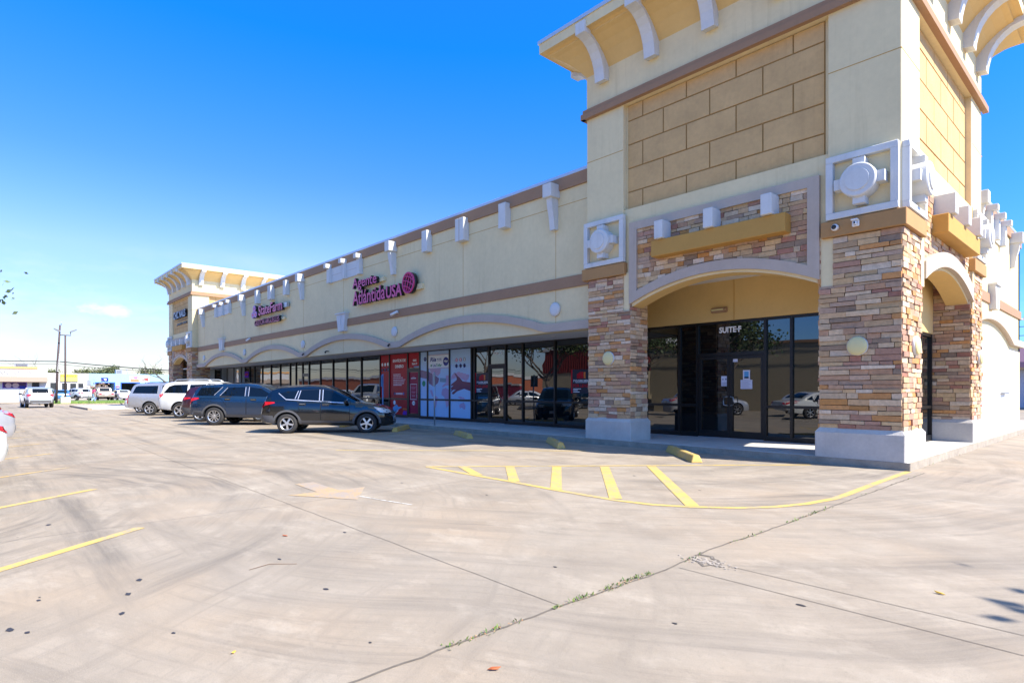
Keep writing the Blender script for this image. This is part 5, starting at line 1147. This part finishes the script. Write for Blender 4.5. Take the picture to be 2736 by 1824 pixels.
def tree(label, x, y, h, th, depth, seed, n, spread, size, cols=GREEN, group=None, L=None, r=.18, lean=(0, 0), kids=3, up=.15):
    rr = random.Random(seed); rt = root('tree', (x, y, 0), label, 'tree', group)
    m = MB(); tips = []; r0 = r
    p0 = Vector((x, y, 0)); p1 = p0+Vector((lean[0]*.5, lean[1]*.5, th*.55)); p2 = p0+Vector((lean[0], lean[1], th))
    m.tube([p0, p0+(p1-p0)*.15, p1, p2], [r0*1.35, r0, r0*.85, r0*.7], BARK, 9)
    L = L or (h-th)*.45
    for k in range(kids+1):
        a = 6.28*k/(kids+1)+rr.uniform(-.4, .4)
        branchy(m, p2 if k % 2 else p1+(p2-p1)*.7, (math.cos(a)*.8, math.sin(a)*.8, .75), L, r0*.5, depth, rr, tips, up, kids)
    m.build('trunk', rt, recalc=False)
    if n:
        m = MB(); leaves(m, tips, n, spread, size, cols, rr); m.build('crown', rt, recalc=False)
    return rt
GT = 'trees beyond the shops across the street'
tree('round olive tree behind the gap beside the white store', -128, 14.6, 6.4, 3., 2, 21, 26, .42, .30, OLIVE, GT, 1.0)
tree('olive tree with an uneven top behind the yellow sign shop', -125, 17.4, 7., 3., 2, 22, 26, .42, .30, OLIVE, GT, 1.15)
tree('bushy green tree behind the middle of the light blue garage', -140, 26.5, 7.2, 3., 2, 23, 24, .5, .32, OLIVE, GT, 1.25)
tree('small grey green tree behind the roof unit of the white store', -128, 9.2, 6.2, 3., 2, 24, 18, .4, .28, OLIVE, GT, .9)
tree('bare winter tree rising left of the far corner tower', -82, 17.7, 8.5, 2.3, 4, 25, 0, 0, 0, r=.24, L=2.3, kids=2, up=.1)
tree('bare twiggy tree above the roof of the white store', -132, 6.6, 9.5, 3.5, 3, 26, 0, 0, 0, r=.1, L=2.4, kids=2, group=None)
tree('leafy street tree whose branch ends reach in at the left edge', -43.2, -6.2, 9.6, 3.4, 3, 27, 26, .4, .085, GREEN, None, 2.35, r=.2)
# trees standing behind the camera: seen in the dark glass
GMt = 'trees mirrored in the dark glass'
tree('live oak mirrored over the Suite-F door', -17.9, -3.0, 7.6, 2.3, 3, 31, 30, .42, .2, GREEN, GMt, 1.6, r=.2, lean=(.9, .2))
tree('live oak mirrored over the Suite-E door', -31.5, -3.2, 8., 2.4, 3, 32, 30, .5, .22, GREEN, GMt, 2.0, r=.2, lean=(-.4, .2))
tree('wide live oak mirrored in the pane beside the left stone pier', -24.2, -4.6, 8., 2.4, 3, 33, 30, .5, .22, GREEN, GMt, 2.0, r=.2)
tree('live oak mirrored in the middle of the long storefront', -47., -3.5, 8.5, 2.6, 3, 34, 26, .5, .22, GREEN, GMt, 2.1, r=.2)
tree('small tree whose tip shadow falls at the right edge of the drive', 6.6, 7.62, 7.6, 3.0, 2, 35, 42, .3, .2, GREEN, None, 1.5, r=.09)

# ------------------------------------------------------------------ across the street
GRASS = attr_mat('grass_blade', .8, 0, 30, .15, 2.)
m = MB(); m.box(-93, -69.6, 4.6, 70, -.02, .09, mat('grass_soil', (.13, .20, .035), .95, var=.3, vs=1.2)); structure(m.build('grass_verge'))
m = MB(); rr = random.Random(77)
for _ in range(9000):
    x, y = rr.uniform(-80, -69.7), rr.uniform(4.7, 22); s = rr.uniform(.05, .13); a = rr.uniform(0, 6.28); c = rr.choice([(.16, .27, .03), (.20, .31, .045), (.12, .21, .03), (.26, .30, .08)])
    m.face([(x, y, .09), (x+.04*math.cos(a), y+.04*math.sin(a), .09), (x+.05*math.cos(a+1), y+.05*math.sin(a+1), .09+s)], GRASS, c)
stuff(m.build('grass', recalc=False))
m = MB(); m.box(-69.6, -69.2, 4.4, 70, -.02, .13, KERBC); m.box(-78, -77.7, -14, 4.55, -.02, .13, KERBC); structure(m.build('kerb'))
m = MB(); m.box(-62.4, -51.3, 5.9, 6.15, -.02, .13, KERBC); m.box(-62.4, -52, 6.15, 11.8, -.02, .12, WALKC); structure(m.build('kerbed_island'))
WPNL = mat('white_wall_panel', (.44, .46, .50), .6, var=.04, vs=1.)
o = root('boundary_wall', (-79, -4, 0), 'low white panel wall along the street at the left', 'wall')
m = MB(); m.box(-79.1, -78.9, -16, 3.9, .2, 1.48, WPNL); m.build('panels', o)
m = MB()
for k in range(9): m.box(-78.9, -78.86, -15.9+2.4*k, -15.84+2.4*k, .2, 1.47, STEEL)
m.build('panel_joints', o); m = MB(); m.box(-79.15, -78.8, -16, 3.95, 0, .2, KERBC); m.build('footing', o)
BX = -112.; k14 = 1.4
YB = lambda v: v*k14
ZB = lambda z: 1.45+(z-1.45)*k14
TB = lambda u, d, z: (BX+d, u, z)
WS = mat('store_white', (.52, .51, .49), .8, var=.03, vs=.5); AWN = mat('brown_awning', (.26, .20, .155), .8); ORT = mat('orange_roof_trim', (.62, .33, .12), .7); SLATE = mat('weathered_front', (.42, .40, .375), .9, var=.06, vs=.6); LBLUE = mat('light_blue_wall', (.27, .46, .60), .85, var=.04, vs=.5); DBLUE = mat('deep_blue_trim', (.02, .08, .36), .6); DARK = mat('dark_interior', (.03, .035, .04), .8)
YSIGN = mat('yellow_sign_panel', (.62, .50, .12), .5); YT = mat('yellow_letters', (.80, .50, .0), .4); HV = mat('roof_unit_metal', (.36, .36, .38), .5, metal=.2); PANE = glass_mat('shop_glass', (.04, .045, .05), 1.6, 0)
def bwin(par, u0, u1, z0, z1, fm=WS, gm=PANE, name='window', mull=0):
    m = MB(); m.box(u0, u1, .0, .06, z0, z1, fm, T=TB); f = m.build(name, par)
    m = MB(); m.box(u0+.08, u1-.08, .062, .075, z0+.08, z1-.08, gm, T=TB); m.build('pane', f)
    return f
def unit(par, u, w, z, h, d=-3.):
    m = MB(); m.box(u, u+w, d-1., d, z, z+h, HV, T=TB, bev=.03)
    for k in range(4): m.box(u+.1, u+w-.1, d, d+.015, z+.15+k*h*.18, z+.2+k*h*.18, BLACK, T=TB)
    m.build('rooftop_unit', par)
st_ = root('shop_building', (BX, 1., 0), 'white single-storey store with brown awning and orange roof trim, leftmost across the street', 'building')
m = MB(); m.box(-14, 7.95, -14, 0, 0, 4.8, WS, T=TB); m.build('wall', st_)
m = MB(); m.box(-14, 6.8, 0, .1, 4.52, 4.84, ORT, T=TB); m.build('roof_trim', st_)
m = MB(); p = [(-14, 3.38), (7.9, 3.38), (7.9, 2.62), (-14, 2.62)]
m.hexa([TB(-14, 0, 3.38), TB(7.9, 0, 3.38), TB(7.9, .25, 3.35), TB(-14, .25, 3.35), TB(-14, 0, 2.62), TB(7.9, 0, 2.62), TB(7.9, 1.1, 2.62), TB(-14, 1.1, 2.62)], AWN); m.build('awning', st_)
bwin(st_, 2.85, 5.55, 1.7, 2.55, PPUR, pm('dark_poster', (.06, .035, .09))); bwin(st_, 6.15, 7.0, .2, 2.5, BLACK, name='door'); bwin(st_, -1, 2.5, 1.0, 2.5)
art2 = MB()
for u, w_ in ((3.5, .35), (4.3, .38)): art2.prism(circ(u, 2.1, w_, .36), .08, .085, pm('poster_face', (.42, .30, .30)), TB)
art2.build('window_picture', st_); m = MB(); m.box(4.75, 5.4, .08, .09, 1.6, 2.0, PN, T=TB); m.build('window_picture', st_)
text('lettering', 'NAILS  TAN  STUDIO', TB, -.6, 6.9, 3.62, 4.15, .03, mat('grey_letters', (.10, .09, .09), .6), st_, None, -.02, .0)
unit(st_, 4.3, 1.6, 4.8, .55)
i_ = root('shop_building', (BX, 10.5, 0), 'weathered grey shop with a yellow sign panel, between the white store and the blue garage', 'building')
m = MB(); m.box(7.96, 13.0, -12, 0, 0, 4.0, SLATE, T=TB); m.build('wall', i_)
for k in range(4): pass
m = MB()
for z in (2.9, 3.25, 3.6): m.box(8.0, 12.95, 0, .02, z, z+.02, HV, T=TB)
m.build('siding_joint', i_)
m = MB(); m.box(9.5, 11.6, .03, .15, 2.75, 3.85, YSIGN, T=TB); m.build('sign_panel', i_)
text('lettering', 'INSURANCE', TB, 9.55, 11.45, 3.42, 3.72, .03, YT, i_, None, .02, .15)
bwin(i_, 8.2, 9.3, .2, 2.6); bwin(i_, 9.6, 10.4, .2, 2.55, name='door'); bwin(i_, 10.6, 11.5, 1., 2.5); bwin(i_, 11.6, 12.4, 1., 2.5)
b_ = root('garage_building', (BX, 18.5, 0), 'light blue garage with three open bays edged in deep blue', 'building')
m = MB()
bays = [(13.95, 16.35), (17.3, 19.75), (21.05, 23.6)]
us = [13.02]+[v for q in bays for v in q]+[27.]
for a, c in zip(us[::2], us[1::2]): m.box(a, c, -12, 0, 0, 2.52, LBLUE, T=TB)
m.box(13.02, 27., -12, 0, 2.52, 4.0, LBLUE, T=TB)
m.build('wall', b_)
for a, c in bays:
    m = MB(); m.box(a-.12, a, 0, .06, 0, 2.52, DBLUE, T=TB); m.box(c, c+.12, 0, .06, 0, 2.52, DBLUE, T=TB); m.box(a-.12, c+.12, 0, .061, 2.52, 2.66, DBLUE, T=TB); f = m.build('bay_opening', b_)
    m = MB(); m.box(a, c, -4.1, -4, 0, 2.52, DARK, T=TB); m.build('bay_interior', f)
m = MB(); m.box(14.6, 15.55, .01, .05, 2.8, 3.35, PN, T=TB); m.prism([(14.9, 3.1), (15.05, 3.25), (15.2, 3.2), (15.35, 3.12), (15.3, 2.98), (15.15, 2.86), (15.05, 2.98)], .05, .06, WS, TB); m.build('sign_panel', b_)
m = MB(); m.box(18.4, 21.2, .01, .05, 2.72, 3.72, WS, T=TB); m.prism([(20.0, 3.0), (20.4, 3.25), (20.95, 3.45), (21.05, 3.0), (20.9, 2.85), (20.5, 3.05)], .05, .06, pm('red_car', (.6, .08, .08)), TB); m.build('sign_panel', b_)
text('lettering', 'LOBEY', TB, 18.55, 19.75, 3.2, 3.6, .02, pm('violet', (.28, .06, .36)), b_, None, .02, .05); m = MB(); m.box(18.55, 19.7, .05, .06, 2.82, 3.1, POR, T=TB); m.build('sign_bar', b_)
m = MB(); m.box(16.55, 17.05, .01, .05, 1.5, 2.05, PN, T=TB); m.box(16.6, 17.0, .05, .06, 1.7, 1.85, WS, T=TB); m.box(16.55, 17.05, .05, .06, 1.95, 2.05, RED, T=TB); m.build('sign_panel', b_)
unit(b_, 17.0, .9, 4.0, .75); m = MB(); m.prism([(18.2, 4.9), (18.35, 4.85), (18.75, 4.0), (18.5, 4.0)], -2, -1.8, HV, TB); m.build('roof_vent', b_)
# shrubs in front of the blue wall
def bush(label, x, y, h, w, cols, n, size, seed):
    rr = random.Random(seed); rt = root('shrub', (x, y, 0), label, 'shrub'); m = MB(); tips = []
    for k in range(7):
        a = rr.uniform(0, 6.28); p = Vector((x+w*.3*math.cos(a), y+w*.3*math.sin(a), h*rr.uniform(.45, .95))); m.tube([(x, y, 0), p], .03, BARK, 5); tips.append((p, None))
    m.build('stems', rt, recalc=False); m = MB(); leaves(m, tips, n, w*.28, size, cols, rr); m.build('foliage', rt, recalc=False)
bush('dry brown palm-like shrub at the left edge of the first garage bay', -108, 13.6, 2.3, 1.3, [(.28, .19, .13), (.36, .27, .2), (.2, .13, .09)], 40, .3, 41)
tree('small bare tree in front of the light blue wall', -108.5, 12.4, 4.2, 1.3, 3, 42, 0, 0, 0, r=.05, L=1.0, kids=2)
# pole, lamp, street sign, wires
DPOLE = mat('dark_pole_wood', (.075, .05, .05), .8, var=.2, vs=2.)
o = root('lamp_post', (-72.7, 6.5, 0), 'dark twin-headed lamp post on a pale concrete base beside the grass', 'lamp post')
lx, ly = -72.7, 6.55
m = MB(); m.box(lx-.4, lx+.4, ly-.4, ly+.4, 0, .72, mat('pale_lamp_base', (.58, .52, .40), .8), bev=.03); m.build('base', o)
m = MB(); m.tube([(lx, ly, .7), (lx, ly, 6.85)], [.085, .075], DPOLE, 10); m.build('pole', o)
hd = Vector((-.65, .76, 0)); hd = Vector((.0, 1., 0))
m = MB(); m.tube([(lx, ly-.42, 7.2), (lx, ly-.42, 6.85), (lx, ly+.42, 6.85), (lx, ly+.42, 7.2)], .05, DPOLE, 6); m.build('arm', o)
for s in (-1, 1):
    m = MB(); a = Vector((lx, ly+s*.38, 7.2)); d = Vector((0, s*.42, .2)); m.hexa([a+Vector((-.18, 0, -.09)), a+Vector((.18, 0, -.09)), a+d*1.25+Vector((.18, 0, -.05)), a+d*1.25+Vector((-.18, 0, -.05)), a+Vector((-.15, 0, .07)), a+Vector((.15, 0, .07)), a+d*1.25+Vector((.12, 0, .05)), a+d*1.25+Vector((-.12, 0, .05))], mat('lamp_head_grey', (.10, .10, .11), .5)); m.build('lamp_head', o)
up_ = root('utility_pole', (-74., 5.7, 0), 'slightly leaning dark utility pole left of the lamp post', 'pole')
m = MB(); m.tube([(-73.5, 5.90, 0), (-73.5, 6.0, 4.), (-73.5, 6.2, 7.9)], [.11, .10, .08], DPOLE, 9); m.build('pole', up_)
m = MB()
for k in range(9): m.box(-73.36, -73.30, 5.94+.02*k, 6.08+.02*k, 3.3+.2*k, 3.38+.2*k, CAMW)
m.tube([(-73.5, 6.3, 7.9), (-73.5, 6.28, 8.3)], .03, STEEL, 6); m.build('pole_tags', up_)
o = root('sign_post', (-72.9, 9.0, 0), 'thin pale street sign post on the grass right of the lamp post', 'sign post')
m = MB(); m.tube([(-70.5, 8.2, 0), (-70.5, 8.2, 2.3)], .04, STEEL, 6); m.build('pole', o); m = MB(); m.box(-70.46, -70.44, 8.06, 8.34, 1.9, 2.35, STEEL); m.build('sign_plate', o)
WIRE = mat('power_cable', (.02, .02, .025), .6)
def wire(label, a, b, sag, r=.03):
    a, b = Vector(a), Vector(b); m = MB(); pts = []
    for k in range(25):
        t = k/24; p = a.lerp(b, t); p.z -= sag*4*t*(1-t); pts.append(p)
    m.tube(pts, r, WIRE, 5); tag(centre(m.build('power_cable'), a), label, 'cable', None)
wire('thick black cable from the leaning utility pole out of the left side', (-73.5, 6.02, 4.27), (-77, -42, 4.9), .35, .045)
wire('thin black cable under the thick one, left of the utility pole', (-73.5, 6.02, 4.0), (-77, -42, 4.5), .3, .02)
wire('thick black cable sagging from the utility pole toward the far corner tower', (-73.5, 6.1, 4.27), (-60, 16, 3.05), .08, .045)
wire('thin black cable under the thick one, right of the utility pole', (-73.5, 6.1, 4.0), (-60, 16, 2.9), .1, .02)
for lb, x, y, z, arm in (('distant utility pole with a crossarm above the blue garage', -200, 54.5, 11.2, 1), ('distant plain pole right of the crossarm pole', -200, 58.4, 8.5, 0)):
    o = root('utility_pole', (x, y, 0), lb, 'pole'); m = MB(); m.tube([(x, y, 0), (x, y, z)], .22, DPOLE, 6); m.build('pole', o)
    if arm: m = MB(); m.box(x-.1, x+.1, y-1.9, y+1.9, z-.7, z-.4, DPOLE); m.build('crossarm', o)
o = root('commercial_building', (-150, 48, 0), 'dark roofed building at the end of the street beside the far tower', 'building')
m = MB(); m.box(-165, -150, 44.6, 60, 0, 4.6, LBLUE); m.build('wall', o); m = MB(); m.hexa([(-166, 44, 4.6), (-149, 44, 4.6), (-149, 61, 4.6), (-166, 61, 4.6), (-164, 44.5, 7.0), (-151, 44.5, 7.0), (-151, 60, 7.0), (-164, 60, 7.0)], mat('dark_roof', (.10, .11, .14), .8)); m.build('roof', o)
# right-hand neighbour past the rear wing
o = root('commercial_building', (1.2, 52., 0), 'mauve fronted neighbour with pale metal doors at the right edge', 'building')
PUR = mat('mauve_front', (.30, .17, .22), .8)
m = MB(); m.box(-14, 14, 58, 70, 0, 4.4, mat('pale_wall', (.58, .56, .54), .85)); m.build('wall', o)
m = MB(); m.hexa([(-14, 56.6, 3.2), (14, 56.6, 3.2), (14, 57.99, 3.2), (-14, 57.99, 3.2), (-14, 57.7, 4.9), (14, 57.7, 4.9), (14, 57.99, 4.9), (-14, 57.99, 4.9)], PUR); m.box(-14, 14, 56.55, 56.6, 3.1, 3.5, PUR); m.build('awning', o)
for k in range(7):
    m = MB(); m.box(-7+k*2.4, -5+k*2.4, 57.9, 57.985, .1, 2.9, mat('pale_metal_door', (.42, .47, .56), .5)); m.build('door', o)
wire('thin power line over the neighbour at the right edge', (-12, 70, 7.2), (30, 66, 7.6), .3, .03); wire('second thin power line over the neighbour, below the first', (-12, 70, 6.4), (30, 66, 6.8), .3, .03)
car('parked_car', 'crossover', PNV, 'dark blue car just visible past the rear wing at the right edge', 'car', (1.6, 50.5, 0), 90, None, 5)
# buildings opposite: only the dark glass shows them
TANW = mat('tan_mirror_wall', (.36, .30, .20), .9, var=.06, vs=.4); REDR = mat('red_metal', (.17, .018, .015), .6); BRK = mat('orange_brick', (.38, .115, .055), .9, var=.12, vs=2.)
o = root('opposite_building', (-10, -14, 0), 'long tan wall mirrored in the Suite-F glass', 'building')
m = MB(); m.box(-27, -9.2, -22, -10., 0, 4.6, TANW); m.build('wall', o); m = MB(); m.box(-27.1, -9.1, -22.1, -9.9, 4.6, 4.78, BROWN); m.build('roof_edge', o)
o = root('opposite_building', (-40, -16, 0), 'red metal building with a white gable mirrored in the Suite-E windows', 'building')
m = MB(); m.box(-43, -31, -24, -14, 0, 3.2, TANW); m.box(-43.05, -30.95, -24, -13.95, 3.2, 5.6, REDR); m.build('wall', o)
m = MB(); m.prism([(-44, 5.6), (-30, 5.6), (-37, 8.2)], -24, -13.8, WS, lambda u, d, z: (u, d, z)); m.build('gable', o)
m = MB()
for k in range(40): m.box(-43+.3*k, -42.93+.3*k, -13.949, -13.90, 3.2, 5.58, REDR)
m.build('ribs', o)
o = root('opposite_building', (-95, -20, 0), 'low orange brick building mirrored along the long storefront', 'building')
m = MB(); m.box(-120, -62, -34, -20, 0, 3.3, BRK); m.build('wall', o); m = MB(); m.box(-120.1, -61.9, -34.1, -19.9, 3.3, 3.7, WS); m.build('roof_edge', o)
o = root('opposite_wall', (-50, -13, 0), 'low maroon wall with a white stripe mirrored beside the red posters', 'wall')
m = MB(); m.box(-60, -46, -13.3, -13, 0, 1.9, mat('maroon_wall', (.22, .02, .05), .7)); m.build('wall', o); m = MB(); m.box(-60, -46, -13.35, -12.95, 1.9, 2.1, WS); m.build('white_cap', o)
wire('power line crossing behind the camera, mirrored high in the glass', (20, -9, 8.2), (-60, -9, 8.4), .5, .03); wire('second power line crossing behind the camera, below the first', (20, -9, 7.3), (-60, -9, 7.5), .5, .03)

# ------------------------------------------------------------------ the person at the verge
def person(x, y, heading, label):
    rt = root('person', (x, y, 0), label, 'person', None, R(heading)+1e-6); WO.pop(rt.name, None)
    SK = mat('skin', (.40, .24, .17), .6); JE = mat('light_jeans', (.26, .36, .50), .9); TOP = mat('pink_top', (.48, .035, .14), .9); HAIR = mat('dark_hair', (.02, .015, .012), .6)
    def skin(name, V, E, m_, parent, rootv=0, sub=2):
        me = bpy.data.meshes.new(name); me.from_pydata([v[:3] for v in V], E, []); ob = bpy.data.objects.new(name, me); col.objects.link(ob)
        md = ob.modifiers.new('s', 'SKIN'); sv = me.skin_vertices[0].data
        for k, v in enumerate(V): sv[k].radius = (v[3], v[4] if len(v) > 4 else v[3]); sv[k].use_root = (k == rootv)
        sd = ob.modifiers.new('d', 'SUBSURF'); sd.levels = sub; sd.render_levels = sub
        dg = bpy.context.evaluated_depsgraph_get(); dg.update(); nm = bpy.data.meshes.new_from_object(ob.evaluated_get(dg)); bpy.data.objects.remove(ob)
        for p in nm.polygons: p.use_smooth = True
        nm.materials.clear(); nm.materials.append(m_); o = bpy.data.objects.new(name, nm); col.objects.link(o); o.parent = parent; return o
    # mid-stride, leaning forward; x forward, y left
    V = [(0, 0, .95, .13, .10), (.03, 0, 1.12, .12, .09), (.08, 0, 1.32, .15, .10), (.10, 0, 1.44, .10, .09), (.12, 0, 1.50, .05), (.15, 0, 1.60, .075, .085), (.165, 0, 1.69, .07, .08),
         (.08, .17, 1.41, .05), (.16, .24, 1.15, .04), (.32, .22, .98, .032), (.38, .21, .94, .028), (.08, -.17, 1.41, .05), (-.06, -.24, 1.17, .04), (.0, -.25, .92, .032), (.02, -.25, .86, .028),
         (.01, .10, .90, .09), (.24, .10, .52, .06), (.30, .10, .12, .042), (.42, .10, .05, .035), (-.01, -.10, .90, .09), (.03, -.10, .50, .06), (-.30, -.10, .20, .042), (-.24, -.10, .08, .035)]
    E = [(0, 1), (1, 2), (2, 3), (3, 4), (4, 5), (5, 6), (2, 7), (7, 8), (8, 9), (9, 10), (2, 11), (11, 12), (12, 13), (13, 14), (0, 15), (15, 16), (16, 17), (17, 18), (0, 19), (19, 20), (20, 21), (21, 22)]
    bd = skin('body', V, E, SK, rt)
    m = MB(); m.ell((.235, .0, 1.625), (.02, .014, .022), SK, 8); m.ell((.222, .03, 1.655), (.008, .012, .008), BLACK, 6); m.ell((.222, -.03, 1.655), (.008, .012, .008), BLACK, 6); m.ell((.228, 0, 1.585), (.008, .022, .007), mat('lips', (.3, .08, .07), .5), 6); m.ell((.16, .083, 1.63), (.018, .012, .028), SK, 6); m.ell((.16, -.083, 1.63), (.018, .012, .028), SK, 6); m.build('face', rt)
    for hx, hy, hz, s in ((.40, .205, .93, 1), (.02, -.25, .82, -1)):
        m = MB(); m.ell((hx, hy, hz), (.035, .018, .045), SK, 8)
        for k in range(4): m.tube([(hx-.022+.015*k, hy, hz-.03), (hx-.024+.016*k, hy-.004*s, hz-.075+.004*abs(k-1.5)), (hx-.02+.014*k, hy-.02*s, hz-.105)], [.008, .008, .006], SK, 6)
        m.tube([(hx+.03, hy, hz+.01), (hx+.052, hy-.008*s, hz-.02), (hx+.05, hy-.012*s, hz-.05)], [.01, .009, .007], SK, 6); m.build('hand', rt)
    skin('jeans', [(0, 0, .97, .14, .115), (.01, .10, .90, .105), (.24, .10, .52, .078), (.295, .10, .14, .065), (-.01, -.10, .90, .105), (.03, -.10, .50, .078), (-.28, -.10, .22, .065)], [(0, 1), (1, 2), (2, 3), (0, 4), (4, 5), (5, 6)], JE, rt)
    skin('top', [(.01, 0, 1.0, .145, .11), (.03, 0, 1.12, .14, .105), (.08, 0, 1.33, .17, .115), (.10, 0, 1.43, .11, .10), (.08, .18, 1.41, .062), (.14, .24, 1.2, .052), (.08, -.18, 1.41, .062), (-.04, -.24, 1.2, .052)], [(0, 1), (1, 2), (2, 3), (2, 4), (4, 5), (2, 6), (6, 7)], TOP, rt)
    m = MB(); m.ell((.145, 0, 1.69), (.095, .088, .095), HAIR, 14); m.ell((.085, 0, 1.58), (.05, .075, .11), HAIR, 10); m.build('hair', rt)
    for sx, sy, sz, a in ((.37, .10, .05, 0), (-.26, -.10, .09, .5)):
        m = MB(); m.ell((sx+.03, sy, sz), (.13, .045, .045), mat('pale_shoe', (.6, .6, .6), .6), 10); m.build('shoe', rt)
person(-80.5, 9.75, 120, 'person with dark hair, pink top and light jeans walking on the verge')

# ------------------------------------------------------------------ camera, sun, sky
cam = bpy.data.cameras.new('camera'); co_ = bpy.data.objects.new('camera', cam); col.objects.link(co_)
co_.location = (0, 0, 1.45); co_.rotation_euler = (R(90), 0, R(47.54))
cam.sensor_width = 36.; cam.lens = 1566/2736*36; cam.shift_y = 129/2736; cam.clip_start = .05; cam.clip_end = 3000
scn.camera = co_
EL, AZ = 45.7, 15.7
sv = Vector((math.cos(R(EL))*math.cos(R(AZ)), math.cos(R(EL))*math.sin(R(AZ)), math.sin(R(EL))))
L = bpy.data.lights.new('sun', 'SUN'); L.energy = 4.7; L.angle = R(.53); L.color = (1., .93, .82)
lo = bpy.data.objects.new('sun', L); col.objects.link(lo); lo.rotation_euler = sv.to_track_quat('Z', 'Y').to_euler(); lo.location = (0, 0, 60)
w = bpy.data.worlds.new('World'); scn.world = w; w.use_nodes = True; nt = w.node_tree; nt.nodes.clear()
out = nt.nodes.new('ShaderNodeOutputWorld'); bg = nt.nodes.new('ShaderNodeBackground'); nt.links.new(bg.outputs[0], out.inputs[0])
sky = nt.nodes.new('ShaderNodeTexSky'); sky.sky_type = 'NISHITA'; sky.sun_disc = False; sky.sun_elevation = R(EL); sky.sun_rotation = R(90-AZ); sky.air_density = 1.; sky.dust_density = .6; sky.ozone_density = 2.2; sky.altitude = 20
hs = nt.nodes.new('ShaderNodeHueSaturation'); hs.inputs['Saturation'].default_value = 1.25; nt.links.new(sky.outputs[0], hs.inputs['Color'])
tc = nt.nodes.new('ShaderNodeTexCoord'); mp = nt.nodes.new('ShaderNodeMapping'); nt.links.new(tc.outputs['Generated'], mp.inputs[0]); mp.inputs['Scale'].default_value = (3.2, 3.2, 11.)
f = noise(nt, mp.outputs[0], 1.7, 6, .62); sp = nt.nodes.new('ShaderNodeSeparateXYZ'); nt.links.new(tc.outputs['Generated'], sp.inputs[0])
band = ramp(nt, sp.outputs[2], [(.0, 1.), (.10, .75), (.22, 0.)])
k = mth(nt, 'MULTIPLY', ramp(nt, f, [(.52, 0.), (.75, .35)]), band)
qy = mth(nt, 'DIVIDE', mth(nt, 'SUBTRACT', sp.outputs[1], .137), .040); qz = mth(nt, 'DIVIDE', mth(nt, 'SUBTRACT', sp.outputs[2], .112), .0125)
mq = nt.nodes.new('ShaderNodeMapping'); nt.links.new(tc.outputs['Generated'], mq.inputs[0]); mq.inputs['Scale'].default_value = (1., 24., 60.)
qd = mth(nt, 'ADD', mth(nt, 'SQRT', mth(nt, 'ADD', mth(nt, 'MULTIPLY', qy, qy), mth(nt, 'MULTIPLY', qz, qz))), mth(nt, 'MULTIPLY', mth(nt, 'SUBTRACT', noise(nt, mq.outputs[0], 1.5, 5, .6), .5), 2.2))
qk = mth(nt, 'MULTIPLY', ramp(nt, qd, [(.35, .5), (1.0, 0.)]), mth(nt, 'LESS_THAN', sp.outputs[0], 0.))
k = mth(nt, 'MAXIMUM', k, qk)
cl = mixc(nt, k, hs.outputs[0], (7., 7.2, 7.6))
r1 = ramp(nt, sp.outputs[2], [(0., (0.50, 0.475, 0.54)), (.05, (0.50, 0.475, 0.58)), (.12, (0.58, 0.54, 0.75)), (.20, (0.72, 0.624, 0.912)), (.32, (0.4, 0.576, 1.06)), (.50, (0.0672, 0.615, 1.15)), (.56, (0.096, 0.633, 1.12)), (.68, (1.12, 1, 0.86)), (1., (1.15, 1, 0.84))])
r2_ = ramp(nt, sp.outputs[2], [(0., (0.44, 0.6, 0.84)), (.06, (0.28, 0.496, 0.88)), (.18, (0.272, 0.528, 1)), (.32, (0.208, 0.56, 1.1)), (.50, (0.0672, 0.615, 1.15)), (.56, (0.096, 0.633, 1.12)), (.68, (1.12, 1, 0.86)), (1., (1.15, 1, 0.84))])
wx = ramp(nt, mth(nt, 'MULTIPLY', sp.outputs[0], -1.), [(.25, 0.), (.85, 1.)])
nt.links.new(mixc(nt, 1., cl, mixc(nt, wx, r2_, r1), 'MULTIPLY'), bg.inputs[0]); bg.inputs[1].default_value = .15
vs = scn.view_settings; vs.view_transform = 'Standard'; vs.look = 'None'; vs.gamma = 1.; vs.exposure = 1.22
scn.cycles.max_bounces = 6; scn.cycles.glossy_bounces = 3
